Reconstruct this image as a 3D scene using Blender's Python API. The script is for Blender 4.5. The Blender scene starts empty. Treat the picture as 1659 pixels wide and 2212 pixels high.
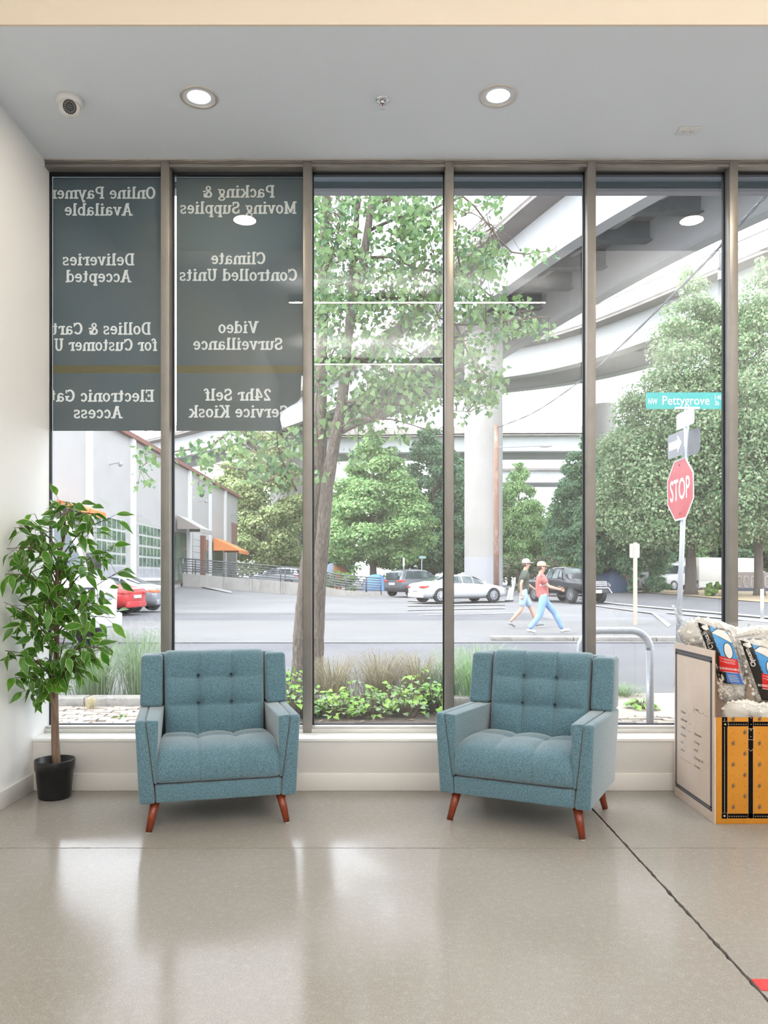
import bpy, bmesh, math, random
import numpy as np
from mathutils import Vector, Matrix
R = random.Random(7)
C = bpy.context.scene.collection
sc = bpy.context.scene
sin, cos, pi, rad = math.sin, math.cos, math.pi, math.radians

# ------------------------------------------------------------------ camera
CAMH = 1.2
cam = bpy.data.cameras.new('camera'); camo = bpy.data.objects.new('camera', cam); C.objects.link(camo)
camo.location = (0, 0, CAMH); camo.rotation_euler = (pi / 2, 0, 0)
cam.lens = 28.0; cam.sensor_width = 36; cam.sensor_fit = 'AUTO'
cam.shift_x = 0.0038; cam.shift_y = 0.0637; cam.clip_start = 0.05; cam.clip_end = 600
sc.camera = camo
# ------------------------------------------------------------------ sky, sun, exposure
w = bpy.data.worlds.new('overcast_sky'); sc.world = w; w.use_nodes = True
bg = w.node_tree.nodes['Background']
bg.inputs[0].default_value = (0.91, 0.96, 1.05, 1); bg.inputs[1].default_value = 5.5
sun = bpy.data.lights.new('sun', 'SUN'); sun.energy = 3.5; sun.angle = rad(25); sun.color = (1, .97, .92)
suno = bpy.data.objects.new('sun', sun); C.objects.link(suno); suno.rotation_euler = (rad(38), 0, rad(-60))
vs = sc.view_settings
vs.view_transform = 'Standard'; vs.look = 'None'; vs.exposure = 0.0; vs.gamma = 1.0; vs.use_curve_mapping = False
sc.display_settings.display_device = 'sRGB'
sc.cycles.use_denoising = True
sc.cycles.max_bounces = 8; sc.cycles.diffuse_bounces = 5; sc.cycles.glossy_bounces = 4
sc.cycles.transparent_max_bounces = 16; sc.cycles.caustics_reflective = False; sc.cycles.caustics_refractive = False
sc.cycles.sample_clamp_indirect = 8

def area(name, loc, rot, sx, sy, power, col):
    l = bpy.data.lights.new(name, 'AREA'); l.shape = 'RECTANGLE'; l.size = sx; l.size_y = sy; l.energy = power; l.color = col
    o = bpy.data.objects.new(name, l); C.objects.link(o); o.location = loc; o.rotation_euler = rot
    return o
# ceiling lamps of the main room behind the camera (out of frame), plus added upward fill lights
MAIN_CEIL = 5.0
LAMPS = [(.48, -.8, 4.80, 3.3), (-.1, -3.4, 4.70, 2.3)]   # x, y, z, length
for (x, y, z, ln) in LAMPS:
    area('pendant_light', (x, y, z - .062), (0, 0, 0), ln, .05, 45, (1, .90, .76))
    area('pendant_bounce_fill', (x, y, z + .035), (pi, 0, 0), ln, .1, 50, (1, .97, .93))  # upward fill added above each pendant for bounced room light
for (x, y) in ((4.4, -.4), (3.8, -4.2), (.6, -4.4)):                   # unseen fill lights added to brighten the room by ceiling bounce
    area('ceiling_bounce_fill', (x, y, 3.95), (pi, 0, 0), 2.2, 1.0, 150, (1, .97, .93))

# ------------------------------------------------------------------ helpers
def P(px, py, Y):
    return Vector(((px - 821) * Y / 1720, Y, CAMH - (py - 1247) * Y / 1720))

def lerp(a, b, t): return a + (b - a) * t
def ss(a, b, x):
    t = min(1, max(0, (x - a) / (b - a))); return t * t * (3 - 2 * t)

MATS = {}
def mat(name, col, rough=.6, metal=0, spec=.5, noise=None, bump=None, transl=0, emit=None, island=None, rvar=None, coords='Object', stretch=None):
    if name in MATS: return MATS[name]
    m = bpy.data.materials.new(name); m.use_nodes = True
    nt = m.node_tree; n = nt.nodes; L = nt.links
    b = n['Principled BSDF']; out = n['Material Output']
    b.inputs['Base Color'].default_value = (*col, 1); b.inputs['Roughness'].default_value = rough
    b.inputs['Metallic'].default_value = metal; b.inputs['Specular IOR Level'].default_value = spec
    tc = n.new('ShaderNodeTexCoord'); vec = tc.outputs[coords]
    if stretch:
        mp = n.new('ShaderNodeMapping'); mp.inputs['Scale'].default_value = stretch
        L.new(vec, mp.inputs['Vector']); vec = mp.outputs['Vector']
    csock = None
    if noise:                                   # list of (scale, colour, lo, hi)
        prev = None
        for (s, c2, lo, hi) in noise:
            t = n.new('ShaderNodeTexNoise'); t.inputs['Scale'].default_value = s; t.inputs['Detail'].default_value = 4
            L.new(vec, t.inputs['Vector'])
            r = n.new('ShaderNodeMapRange'); r.inputs[1].default_value = lo; r.inputs[2].default_value = hi
            L.new(t.outputs['Fac'], r.inputs[0])
            mx = n.new('ShaderNodeMix'); mx.data_type = 'RGBA'
            L.new(r.outputs[0], mx.inputs['Factor'])
            if prev is None: mx.inputs[6].default_value = (*col, 1)
            else: L.new(prev, mx.inputs[6])
            mx.inputs[7].default_value = (*c2, 1)
            prev = mx.outputs[2]
        csock = prev
    if island:                                  # list of colours picked per loose piece
        g = n.new('ShaderNodeNewGeometry'); cr = n.new('ShaderNodeValToRGB')
        L.new(g.outputs['Random Per Island'], cr.inputs[0])
        e = cr.color_ramp.elements
        while len(e) < len(island): e.new(.5)
        for i, c2 in enumerate(island):
            e[i].position = i / max(1, len(island) - 1); e[i].color = (*c2, 1)
        csock = cr.outputs[0]
    if csock: L.new(csock, b.inputs['Base Color'])
    if rvar:
        t = n.new('ShaderNodeTexNoise'); t.inputs['Scale'].default_value = rvar[0]; t.inputs['Detail'].default_value = 3
        L.new(vec, t.inputs['Vector'])
        r = n.new('ShaderNodeMapRange'); r.inputs[1].default_value = .3; r.inputs[2].default_value = .7
        r.inputs[3].default_value = rvar[1]; r.inputs[4].default_value = rvar[2]
        L.new(t.outputs['Fac'], r.inputs[0]); L.new(r.outputs[0], b.inputs['Roughness'])
    if bump:
        t = n.new('ShaderNodeTexNoise'); t.inputs['Scale'].default_value = bump[0]; t.inputs['Detail'].default_value = 5
        L.new(vec, t.inputs['Vector'])
        bp = n.new('ShaderNodeBump'); bp.inputs['Strength'].default_value = bump[1]; bp.inputs['Distance'].default_value = bump[2] if len(bump) > 2 else .01
        L.new(t.outputs['Fac'], bp.inputs['Height']); L.new(bp.outputs[0], b.inputs['Normal'])
    if transl:
        tr = n.new('ShaderNodeBsdfTranslucent'); tr.inputs[0].default_value = (*col, 1)
        if csock: L.new(csock, tr.inputs[0])
        mx = n.new('ShaderNodeMixShader'); mx.inputs[0].default_value = transl
        L.new(b.outputs[0], mx.inputs[1]); L.new(tr.outputs[0], mx.inputs[2]); L.new(mx.outputs[0], out.inputs[0])
    if emit:
        b.inputs['Emission Color'].default_value = (*emit[0], 1); b.inputs['Emission Strength'].default_value = emit[1]
    MATS[name] = m
    return m

def glass_mat(name, tint=(1, 1, 1), k=1.7, ior=1.5, rough=0.0, haze=0):
    m = bpy.data.materials.new(name); m.use_nodes = True
    nt = m.node_tree; n = nt.nodes; L = nt.links; n.remove(n['Principled BSDF']); out = n['Material Output']
    t = n.new('ShaderNodeBsdfTransparent'); t.inputs[0].default_value = (*tint, 1)
    g = n.new('ShaderNodeBsdfGlossy'); g.inputs['Roughness'].default_value = rough
    f = n.new('ShaderNodeFresnel'); f.inputs[0].default_value = ior
    mu = n.new('ShaderNodeMath'); mu.operation = 'MULTIPLY'; mu.inputs[1].default_value = k; mu.use_clamp = True
    L.new(f.outputs[0], mu.inputs[0])
    mx = n.new('ShaderNodeMixShader'); L.new(mu.outputs[0], mx.inputs[0])
    L.new(t.outputs[0], mx.inputs[1]); L.new(g.outputs[0], mx.inputs[2])
    last = mx
    if haze:
        d = n.new('ShaderNodeBsdfDiffuse'); d.inputs[0].default_value = (.95, .95, .96, 1)
        tl = n.new('ShaderNodeBsdfTranslucent'); tl.inputs[0].default_value = (.95, .95, .96, 1)
        m3 = n.new('ShaderNodeMixShader'); L.new(d.outputs[0], m3.inputs[1]); L.new(tl.outputs[0], m3.inputs[2])
        m2 = n.new('ShaderNodeMixShader'); m2.inputs[0].default_value = haze
        L.new(mx.outputs[0], m2.inputs[1]); L.new(m3.outputs[0], m2.inputs[2]); last = m2
    L.new(last.outputs[0], out.inputs[0])
    MATS[name] = m
    return m

class MB:
    def __init__(s): s.v = []; s.f = []; s.mi = []
    def face(s, idx, m=0): s.f.append(tuple(idx)); s.mi.append(m)
    def quad(s, a, b, c, d, m=0):
        i = len(s.v); s.v += [tuple(a), tuple(b), tuple(c), tuple(d)]; s.face((i, i + 1, i + 2, i + 3), m); return s
    def poly(s, pts, m=0):
        i = len(s.v); s.v += [tuple(p) for p in pts]; s.face(range(i, i + len(pts)), m); return s
    def hull8(s, b, t, m=0):                    # bottom ring of 4, top ring of 4 (ccw from above)
        i = len(s.v); s.v += [tuple(p) for p in b] + [tuple(p) for p in t]
        s.face((i + 3, i + 2, i + 1, i), m); s.face((i + 4, i + 5, i + 6, i + 7), m)
        for k in range(4):
            j = (k + 1) % 4; s.face((i + k, i + j, i + 4 + j, i + 4 + k), m)
        return s
    def box(s, x0, x1, y0, y1, z0, z1, m=0):
        return s.hull8([(x0, y0, z0), (x1, y0, z0), (x1, y1, z0), (x0, y1, z0)], [(x0, y0, z1), (x1, y0, z1), (x1, y1, z1), (x0, y1, z1)], m)
    def beam(s, a, b, w, h, up=(0, 0, 1), m=0):  # rectangular bar from a to b
        a = Vector(a); b = Vector(b); d = (b - a).normalized(); u = Vector(up)
        sd = d.cross(u)
        if sd.length < 1e-5: sd = d.cross(Vector((0, 1, 0)))
        sd.normalize(); u = sd.cross(d).normalized()
        r = lambda p: [p - sd * w / 2 - u * h / 2, p + sd * w / 2 - u * h / 2, p + sd * w / 2 + u * h / 2, p - sd * w / 2 + u * h / 2]
        return s.hull8(r(a), r(b), m)
    def tube(s, pts, rr, n=8, m=0, cap=True, jit=0):
        pts = [Vector(p) for p in pts]
        if not isinstance(rr, (list, tuple)): rr = [rr] * len(pts)
        base = len(s.v); ref = None
        for k, p in enumerate(pts):
            d = (pts[min(k + 1, len(pts) - 1)] - pts[max(k - 1, 0)])
            if d.length < 1e-9: d = Vector((0, 0, 1))
            d.normalize()
            if ref is None:
                ref = d.cross(Vector((0, 0, 1)) if abs(d.z) < .9 else Vector((1, 0, 0))).normalized()
            ref = (ref - d * ref.dot(d)).normalized(); o = d.cross(ref)
            for q in range(n):
                a = 2 * pi * q / n; r_ = rr[k] * (1 + (R.uniform(-jit, jit) if jit else 0))
                s.v.append(tuple(p + ref * cos(a) * r_ + o * sin(a) * r_))
        for k in range(len(pts) - 1):
            for q in range(n):
                q2 = (q + 1) % n
                s.face((base + k * n + q, base + k * n + q2, base + (k + 1) * n + q2, base + (k + 1) * n + q), m)
        if cap:
            s.face([base + q for q in range(n)][::-1], m); e = base + (len(pts) - 1) * n
            s.face([e + q for q in range(n)], m)
        return s
    def lathe(s, prof, c=(0, 0, 0), n=24, m=0, M=None):
        base = len(s.v)
        for (r_, z) in prof:
            for q in range(n):
                a = 2 * pi * q / n; p = Vector((r_ * cos(a), r_ * sin(a), z))
                if M: p = M @ p
                s.v.append(tuple(p + Vector(c)))
        for k in range(len(prof) - 1):
            for q in range(n):
                q2 = (q + 1) % n
                s.face((base + k * n + q, base + k * n + q2, base + (k + 1) * n + q2, base + (k + 1) * n + q), m)
        return s
    def prism(s, pts, ax, d0, d1, m=0):          # polygon in the plane across axis ax, extruded d0..d1
        def mk(p, d):
            return {0: (d, p[0], p[1]), 1: (p[0], d, p[1]), 2: (p[0], p[1], d)}[ax]
        n = len(pts); i = len(s.v); s.v += [mk(p, d0) for p in pts] + [mk(p, d1) for p in pts]
        s.face(range(i, i + n)[::-1], m); s.face(range(i + n, i + 2 * n), m)
        for k in range(n):
            j = (k + 1) % n; s.face((i + k, i + j, i + n + j, i + n + k), m)
        return s
    def sphere(s, c, r_, n=12, k=8, m=0, sc3=(1, 1, 1), M=None):
        prof = [(max(1e-4, sin(pi * i / k)), -cos(pi * i / k)) for i in range(k + 1)]
        Mx = (M or Matrix.Identity(3)) @ Matrix.Diagonal(Vector(sc3) * r_)
        return s.lathe(prof, c, n, m, Mx)
    def mesh(s, name, mats, smooth=False):
        me = bpy.data.meshes.new(name); me.from_pydata(s.v, [], s.f)
        if not isinstance(mats, (list, tuple)): mats = [mats]
        for m in mats: me.materials.append(m)
        if len(mats) > 1: me.polygons.foreach_set('material_index', s.mi)
        if smooth: me.polygons.foreach_set('use_smooth', [True] * len(me.polygons))
        me.update()
        return me
    def build(s, name, mats, parent=None, smooth=False, bevel=0, seg=2, fix=True, **kw):
        me = s.mesh(name, mats, smooth)
        if bevel or fix:
            bm = bmesh.new(); bm.from_mesh(me)
            bmesh.ops.recalc_face_normals(bm, faces=bm.faces)
            if bevel:
                bmesh.ops.remove_doubles(bm, verts=bm.verts, dist=1e-5)
                bmesh.ops.bevel(bm, geom=list(bm.edges), offset=bevel, segments=seg, profile=.5, affect='EDGES', clamp_overlap=True)
                for f in bm.faces: f.smooth = True
            bm.to_mesh(me); bm.free()
        return link(name, me, parent, **kw)

def link(name, me, parent=None, **kw):
    o = bpy.data.objects.new(name, me); C.objects.link(o)
    if parent: o.parent = parent
    for k, v in kw.items(): o[k] = v
    return o
def thing(name, label, cat, loc=(0, 0, 0), rz=0, group=None, kind=None):
    o = bpy.data.objects.new(name, None); C.objects.link(o); o.location = loc; o.rotation_euler = (0, 0, rz)
    o['label'] = label; o['category'] = cat
    if group: o['group'] = group
    if kind: o['kind'] = kind
    return o
def struct(name, label=None):
    o = bpy.data.objects.new(name, None); C.objects.link(o); o['kind'] = 'structure'
    if label: o['label'] = label
    return o
def tag(o, label, cat, group=None, kind=None):
    o['label'] = label; o['category'] = cat
    if group: o['group'] = group
    if kind: o['kind'] = kind
    return o
def dup(root, loc, rz=0, label=None, scale=None):
    r = root.copy(); C.objects.link(r); r.location = loc; r.rotation_euler = (0, 0, rz)
    if label: r['label'] = label
    if scale: r.scale = scale
    for ch in list(root.children):
        c = ch.copy(); C.objects.link(c); c.parent = r
        for g in list(ch.children):
            d = g.copy(); C.objects.link(d); d.parent = c
    return r
_tc = 0
def text_mesh(txt, size, offset=0.0):
    """flat glyph mesh of a string, in its own xy plane, lower left at 0"""
    cu = bpy.data.curves.new('text_tmp', 'FONT'); cu.body = txt; cu.size = size; cu.offset = offset; cu.resolution_u = 3
    o = bpy.data.objects.new('text_tmp', cu); C.objects.link(o)
    dg = bpy.context.evaluated_depsgraph_get(); me = bpy.data.meshes.new_from_object(o.evaluated_get(dg))
    bpy.data.objects.remove(o); bpy.data.curves.remove(cu)
    return me
def place_text(txt, origin, ux, uz, width=None, height=None, m=None, name='lettering', parent=None, align='l', offset=0.0):
    me = text_mesh(txt, 1.0, offset)
    co = np.empty(len(me.vertices) * 3); me.vertices.foreach_get('co', co); co = co.reshape(-1, 3)
    x0, x1 = co[:, 0].min(), co[:, 0].max(); capm = text_cap
    sy = height / capm if height else width / (x1 - x0); sx = width / (x1 - x0) if width else sy
    ux = Vector(ux); uz = Vector(uz); og = Vector(origin)
    xs = (co[:, 0] - x0) * sx
    if align == 'c': xs -= (x1 - x0) * sx / 2
    new = np.outer(xs, ux) + np.outer(co[:, 1] * sy, uz) + np.array(og)
    me.vertices.foreach_set('co', new.ravel()); me.materials.clear(); me.materials.append(m); me.update()
    return link(name, me, parent)
_m = text_mesh('H', 1.0); text_cap = max(v.co.y for v in _m.vertices)

def seg_poly(pts, n):                            # resample a polyline to n+1 points (catmull-rom)
    pts = [Vector(p) for p in pts]; out = []; k = len(pts) - 1
    for i in range(n + 1):
        t = i / n * k; j = min(int(t), k - 1); u = t - j
        p0 = pts[max(j - 1, 0)]; p1 = pts[j]; p2 = pts[j + 1]; p3 = pts[min(j + 2, k)]
        out.append(.5 * ((2 * p1) + (p2 - p0) * u + (2 * p0 - 5 * p1 + 4 * p2 - p3) * u * u + (3 * p1 - p0 - 3 * p2 + p3) * u ** 3))
    return out

# ------------------------------------------------------------------ materials
white_wall = mat('white_wall_paint', (.90, .90, .895), .55, bump=(180, .04, .002))
ceil_paint = mat('ceiling_paint', (.76, .805, .865), .7, bump=(160, .05, .002))  # bluish tint stands in for daylight bounced off the floor
warm_lit_soffit = mat('lamp_warmed_soffit', (.76, .655, .525), .6)  # warm glow of the room lamps is put into this colour
trim_paint = mat('gloss_trim_paint', (.76, .735, .705), .3)
alu = mat('brushed_aluminium', (.25, .232, .214), .38, .35, noise=[(9, (.22, .204, .187), .4, .7)])
rubber = mat('black_gasket', (.006, .008, .014), .5)
GL = glass_mat('window_glass', (.975, .985, .98), haze=.014)      # haze added to veil the dark outdoor tones
# ================================================================== ROOM
XL = -1.96; XR = 6.2; YB = -6.0; YW = 4.487; YM = 4.65; YG = 4.73; ZC = 3.638; YS = 3.524
concrete = mat('polished_concrete', (.325, .304, .277), .17, spec=.13,
               noise=[(1.6, (.30, .275, .245), .4, .75), (38, (.37, .345, .31), .5, .8), (300, (.17, .15, .13), .55, .68), (210, (.48, .455, .42), .58, .72)], rvar=(2.5, .09, .20))
joint = mat('dark_joint_filler', (.02, .018, .016), .9)
fl = struct('floor')
MB().box(XL - .02, XR, YB, YW + .02, -.12, -.012).build('subfloor', joint, fl)
JX, JY, JW = 1.10, 3.53, .0035
def slab(x0, x1, y0, y1, jag):
    def edge(a, b, ax, fixed, inward):
        pts = []; n = int(abs(b - a) / .02)
        for i in range(n):
            t = lerp(a, b, i / n); d = R.uniform(0, .0022) if R.random() < .6 else R.uniform(0, .006)
            d = d * inward if ax in jag else 0
            pts.append((t, fixed + d) if ax in 'SN' else (fixed + d, t))
        return pts
    ring = edge(x0, x1, 'S', y0, 1) + edge(y0, y1, 'E', x1, -1) + edge(x1, x0, 'N', y1, -1) + edge(y1, y0, 'W', x0, 1)
    m = MB(); m.prism(ring, 2, -.012, 0); m.build('slab', concrete, fl, fix=False)
slab(XL - .02, JX - JW, YB, JY - JW * .6, 'EN'); slab(JX + JW, XR, YB, JY - JW * .6, 'WN')
slab(XL - .02, JX - JW, JY + JW * .6, YW + .02, 'ES'); slab(JX + JW, XR, JY + JW * .6, YW + .02, 'WS')
# red floor tape, cut off along the joint
MB().prism([(JX + .006, 2.375), (1.9, 2.375), (1.9, 2.310), (JX + .006, 2.310)], 2, .0004, .0022).build('floor_tape', mat('red_tape', (.62, .03, .03), .35),
    label='red adhesive tape strip stuck on the concrete beside the floor joint', category='tape')
# walls
t = MB().box(XL - .15, XL, YB, YG + .06, 0, MAIN_CEIL).build('wall_left', white_wall); t['kind'] = 'structure'
t = MB().box(XR, XR + .15, YB, YG + .06, 0, MAIN_CEIL).build('wall_right', white_wall); t['kind'] = 'structure'
t = MB().box(XL - .15, XR + .15, YB - .15, YB, 0, MAIN_CEIL).build('wall_rear', white_wall); t['kind'] = 'structure'
lw = struct('wall_window')
MB().box(XL, XR, YW, YG + .06, 0, .272).build('low_wall', mat('low_wall_paint', (.67, .65, .625), .35), lw, bevel=.003)
MB().box(XL, XR, YW - .004, YM + .02, .272, .2915).build('ledge_board', mat('ledge_white', (.86, .85, .83), .3), lw, bevel=.004)
t = MB().box(XL + .012, XR, YW - .014, YW, 0, .098).build('baseboard_window', trim_paint, bevel=.003); t['kind'] = 'structure'
t = MB().box(XL, XL + .014, YB, YW, 0, .098).build('baseboard_left', trim_paint, bevel=.003); t['kind'] = 'structure'
# ceilings
t = MB().box(XL, XR, YS, YG + .06, ZC, ZC + .12).build('ceiling', ceil_paint); t['kind'] = 'structure'
t = MB().box(XL, XR, YS - .012, YS, ZC - .001, MAIN_CEIL).build('ceiling_soffit_face', warm_lit_soffit); t['kind'] = 'structure'
t = MB().box(XL - .15, XR + .15, YB - .15, YS, MAIN_CEIL, MAIN_CEIL + .1).build('ceiling_main_room', white_wall); t['kind'] = 'structure'
for i in range(16):                                # uneven caulk bead where ceiling meets the window head
    pass
cb = MB(); pts = [(XL + i * .05, YM - .004 + R.uniform(-.002, .002), ZC - .002 + R.uniform(-.0025, .001)) for i in range(120)]
cb.tube(pts, .004, 6); t = cb.build('trim_caulk', mat('old_caulk', (.42, .38, .33), .8), smooth=True); t['kind'] = 'structure'

# ================================================================== WINDOW WALL
MX = [-1.256 + .8305 * i for i in range(9)]        # mullion centres
Z0, Z1 = .2915, ZC; GZ0, GZ1 = .327, 3.596
YF = 4.751                                         # outer face of the frames
for i, x in enumerate(MX):
    t = struct('trim_%d' % (i + 1))
    MB().box(x - .025, x + .025, YM, YF, Z0, Z1).build('mullion', alu, t, bevel=.002)
edges = [XL] + MX
for i in range(len(MX)):
    a = edges[i] + (.0 if i == 0 else .025); b = edges[i + 1] - .025
    wn = struct('window_%d' % (i + 1))
    MB().box(a, b, YM + .004, YF, GZ1 + .003, Z1 - .018).build('head_rail', alu, wn, bevel=.0015)
    MB().box(a, b, YM + .001, YF, Z1 - .0165, Z1).build('head_strip', alu, wn, bevel=.001)
    sm = MB(); sm.box(a, b, YM + .002, YF, Z0, GZ0 - .013); sm.box(a, b, YM + .018, YF, GZ0 - .0125, GZ0)
    sm.build('sill_rail', mat('sill_aluminium', (.66, .65, .63), .3, .2), wn, bevel=.001)
    g = MB()
    for (x0, x1, z0, z1) in ((a, a + .008, GZ0, GZ1), (b - .008, b, GZ0, GZ1), (a, b, GZ1 - .012, GZ1 + .003), (a, b, GZ0, GZ0 + .005)):
        g.box(x0, x1, YG - .012, YG + .014, z0, z1)
    g.build('gasket', rubber, wn)
    MB().quad((a + .004, YG, GZ0), (b - .004, YG, GZ0), (b - .004, YG, GZ1), (a + .004, YG, GZ1)).build('pane', GL, wn, fix=False)

# ================================================================== PRINTED FILM ON THE TWO LEFT PANES (lettered to be read from the street)
# slab-serif glyphs: v stem(x,y0,y1) s serif(x,y,halfwidth) d diagonal a arc(cx,cy,rx,ry,a0,a1) h bar(x0,x1,y)
def G(w_, *ops): return (w_, ops)
V = lambda x, a, b, t=.17: ('l', x, a, x, b, t)
D = lambda a, b, c, d, t=.16: ('l', a, b, c, d, t)
H = lambda a, b, y, t=.11: ('l', a, y, b, y, t)
S = lambda x, y, h=.17: ('l', x - h, y, x + h, y, .12)
A = lambda cx, cy, rx, ry, a0, a1, t=.15: ('a', cx, cy, rx, ry, a0, a1, t)
B_ = .06; XH = .70; CP = .94
GL_ = {
 'O': G(.76, A(.38, .5, .27, .43, 0, 360, .17)), 'o': G(.60, A(.30, .36, .20, .30, 0, 360)),
 'n': G(.68, V(.16, 0, .72), S(.13, B_), S(.09, .66, .1), A(.33, .44, .17, .22, 0, 180, .14), V(.51, 0, .46), S(.53, B_, .14)),
 'l': G(.38, V(.19, 0, 1.0), S(.19, B_), S(.12, .94, .1)), 'i': G(.38, V(.19, 0, .72), S(.19, B_), S(.12, .66, .1), A(.19, .90, .045, .045, 0, 360, .1)),
 'e': G(.58, A(.29, .36, .19, .30, 0, 320), H(.14, .48, .38, .1)),
 'P': G(.72, V(.2, 0, 1), S(.2, B_), H(.05, .45, .94, .12), A(.42, .70, .19, .24, -90, 90, .15), H(.2, .45, .46, .1)),
 'a': G(.62, A(.27, .22, .16, .17, 0, 360, .14), A(.28, .48, .17, .18, 0, 160, .13), V(.45, .06, .5, .16), S(.53, B_, .09)),
 'y': G(.64, D(.14, .68, .32, .06), D(.52, .68, .24, -.26, .13), S(.12, .66, .12), S(.53, .66, .12), A(.20, -.20, .06, .06, 0, 360, .09)),
 'm': G(1.0, V(.16, 0, .72), S(.14, B_), S(.09, .66, .1), A(.32, .46, .16, .20, 0, 180, .14), V(.49, 0, .48), S(.49, B_, .13), A(.66, .46, .16, .20, 0, 180, .14), V(.83, 0, .48), S(.85, B_, .13)),
 't': G(.46, V(.2, .16, .92), A(.31, .17, .11, .13, 180, 330, .13), H(.04, .4, .66, .11)),
 'A': G(.84, D(.18, .02, .42, 1, .13), D(.66, .02, .42, 1, .19), S(.15, B_, .14), S(.69, B_, .15), H(.25, .6, .34, .1), H(.27, .5, .94, .12)),
 'v': G(.62, D(.14, .68, .31, .02), D(.49, .68, .31, .02, .12), S(.13, .66, .13), S(.5, .66, .12)),
 'b': G(.66, V(.16, 0, 1), S(.09, .94, .1), A(.36, .36, .19, .30, 0, 360, .14)),
 'k': G(.70, V(.17, 0, 1), S(.17, B_, .15), S(.10, .94, .1), D(.24, .3, .52, .66, .11), D(.32, .42, .54, .02, .16), S(.53, .66, .12), S(.56, B_, .13)),
 'g': G(.62, A(.27, .46, .16, .19, 0, 360, .13), A(.29, -.08, .2, .14, 0, 360, .12), H(.18, .42, .18, .12), D(.42, .6, .56, .68, .1), D(.16, .26, .16, .14, .12)),
 '&': G(.80, A(.32, .74, .14, .17, 0, 360, .12), A(.30, .26, .19, .22, 60, 360, .15), D(.26, .62, .62, .02, .15), A(.42, .26, .2, .22, 270, 380, .12), H(.5, .72, .5, .1)),
 'M': G(1.0, V(.2, 0, 1, .13), V(.8, 0, 1, .18), D(.2, .97, .5, .1, .18), D(.8, .97, .5, .1, .12), S(.2, B_, .15), S(.8, B_, .17), S(.15, .94, .12), S(.86, .94, .11)),
 'S': G(.66, A(.33, .72, .19, .21, 30, 270, .16), A(.33, .28, .21, .22, -150, 90, .17), V(.53, .66, .95, .1), V(.11, .06, .34, .1)),
 'u': G(.68, V(.16, .2, .70), S(.1, .66, .11), A(.33, .24, .17, .2, 180, 360, .14), V(.51, 0, .70), S(.45, .66, .1), S(.57, B_, .1)),
 'p': G(.66, V(.16, -.28, .72), S(.16, -.22, .15), S(.09, .66, .1), A(.36, .36, .19, .30, 0, 360, .14)),
 's': G(.52, A(.26, .51, .14, .15, 40, 270, .13), A(.26, .20, .16, .15, -150, 90, .13), V(.42, .5, .7, .08), V(.1, .02, .2, .08)),
 'D': G(.78, V(.2, 0, 1), H(.05, .42, B_, .12), H(.05, .42, .94, .12), A(.40, .5, .25, .44, -90, 90, .16)),
 'r': G(.52, V(.17, 0, .72), S(.17, B_, .16), S(.09, .66, .1), A(.33, .46, .15, .2, 40, 180, .12), A(.43, .56, .035, .035, 0, 360, .09)),
 'c': G(.54, A(.29, .36, .19, .30, 50, 320), A(.42, .54, .035, .035, 0, 360, .08)),
 'd': G(.66, A(.29, .36, .19, .30, 0, 360, .14), V(.49, 0, 1), S(.41, .94, .1), S(.55, B_, .1)),
 'C': G(.74, A(.40, .5, .27, .43, 40, 320, .17), V(.66, .66, .96, .09)),
 'U': G(.80, V(.2, .3, 1), S(.2, .94, .16), A(.40, .32, .2, .28, 180, 360, .15), V(.6, .3, 1, .13), S(.61, .94, .15)),
 'f': G(.44, V(.18, 0, .8), S(.18, B_, .16), H(.04, .38, .66, .11), A(.30, .80, .12, .16, 30, 180, .13), A(.4, .86, .03, .03, 0, 360, .08)),
 'V': G(.82, D(.18, .97, .42, .02, .2), D(.66, .97, .42, .02, .13), S(.15, .94, .14), S(.68, .94, .13)),
 'E': G(.70, V(.2, 0, 1), H(.05, .6, B_, .12), H(.05, .58, .94, .12), H(.2, .44, .5, .1), V(.61, .02, .28, .1), V(.59, .72, .98, .1), V(.45, .38, .62, .09)),
 'G': G(.78, A(.40, .5, .27, .43, 50, 300, .17), V(.62, .08, .42, .15), H(.44, .74, .42, .11), V(.66, .7, .96, .09)),
 'K': G(.82, V(.2, 0, 1), S(.2, B_), S(.2, .94), D(.3, .42, .6, .92, .12), D(.36, .54, .62, .04, .18), S(.64, .94, .14), S(.67, B_, .15)),
 '2': G(.62, A(.30, .70, .17, .22, -40, 180, .15), D(.42, .54, .16, .1, .14), H(.1, .54, .08, .15), V(.5, .02, .26, .1)),
 '4': G(.66, V(.43, 0, 1, .17), D(.36, .98, .08, .34, .11), H(.06, .6, .32, .12), S(.43, B_, .16)),
 'h': G(.68, V(.16, 0, 1), S(.13, B_), S(.09, .94, .1), A(.33, .44, .17, .22, 0, 180, .14), V(.51, 0, .46), S(.53, B_, .14)),
}
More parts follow.
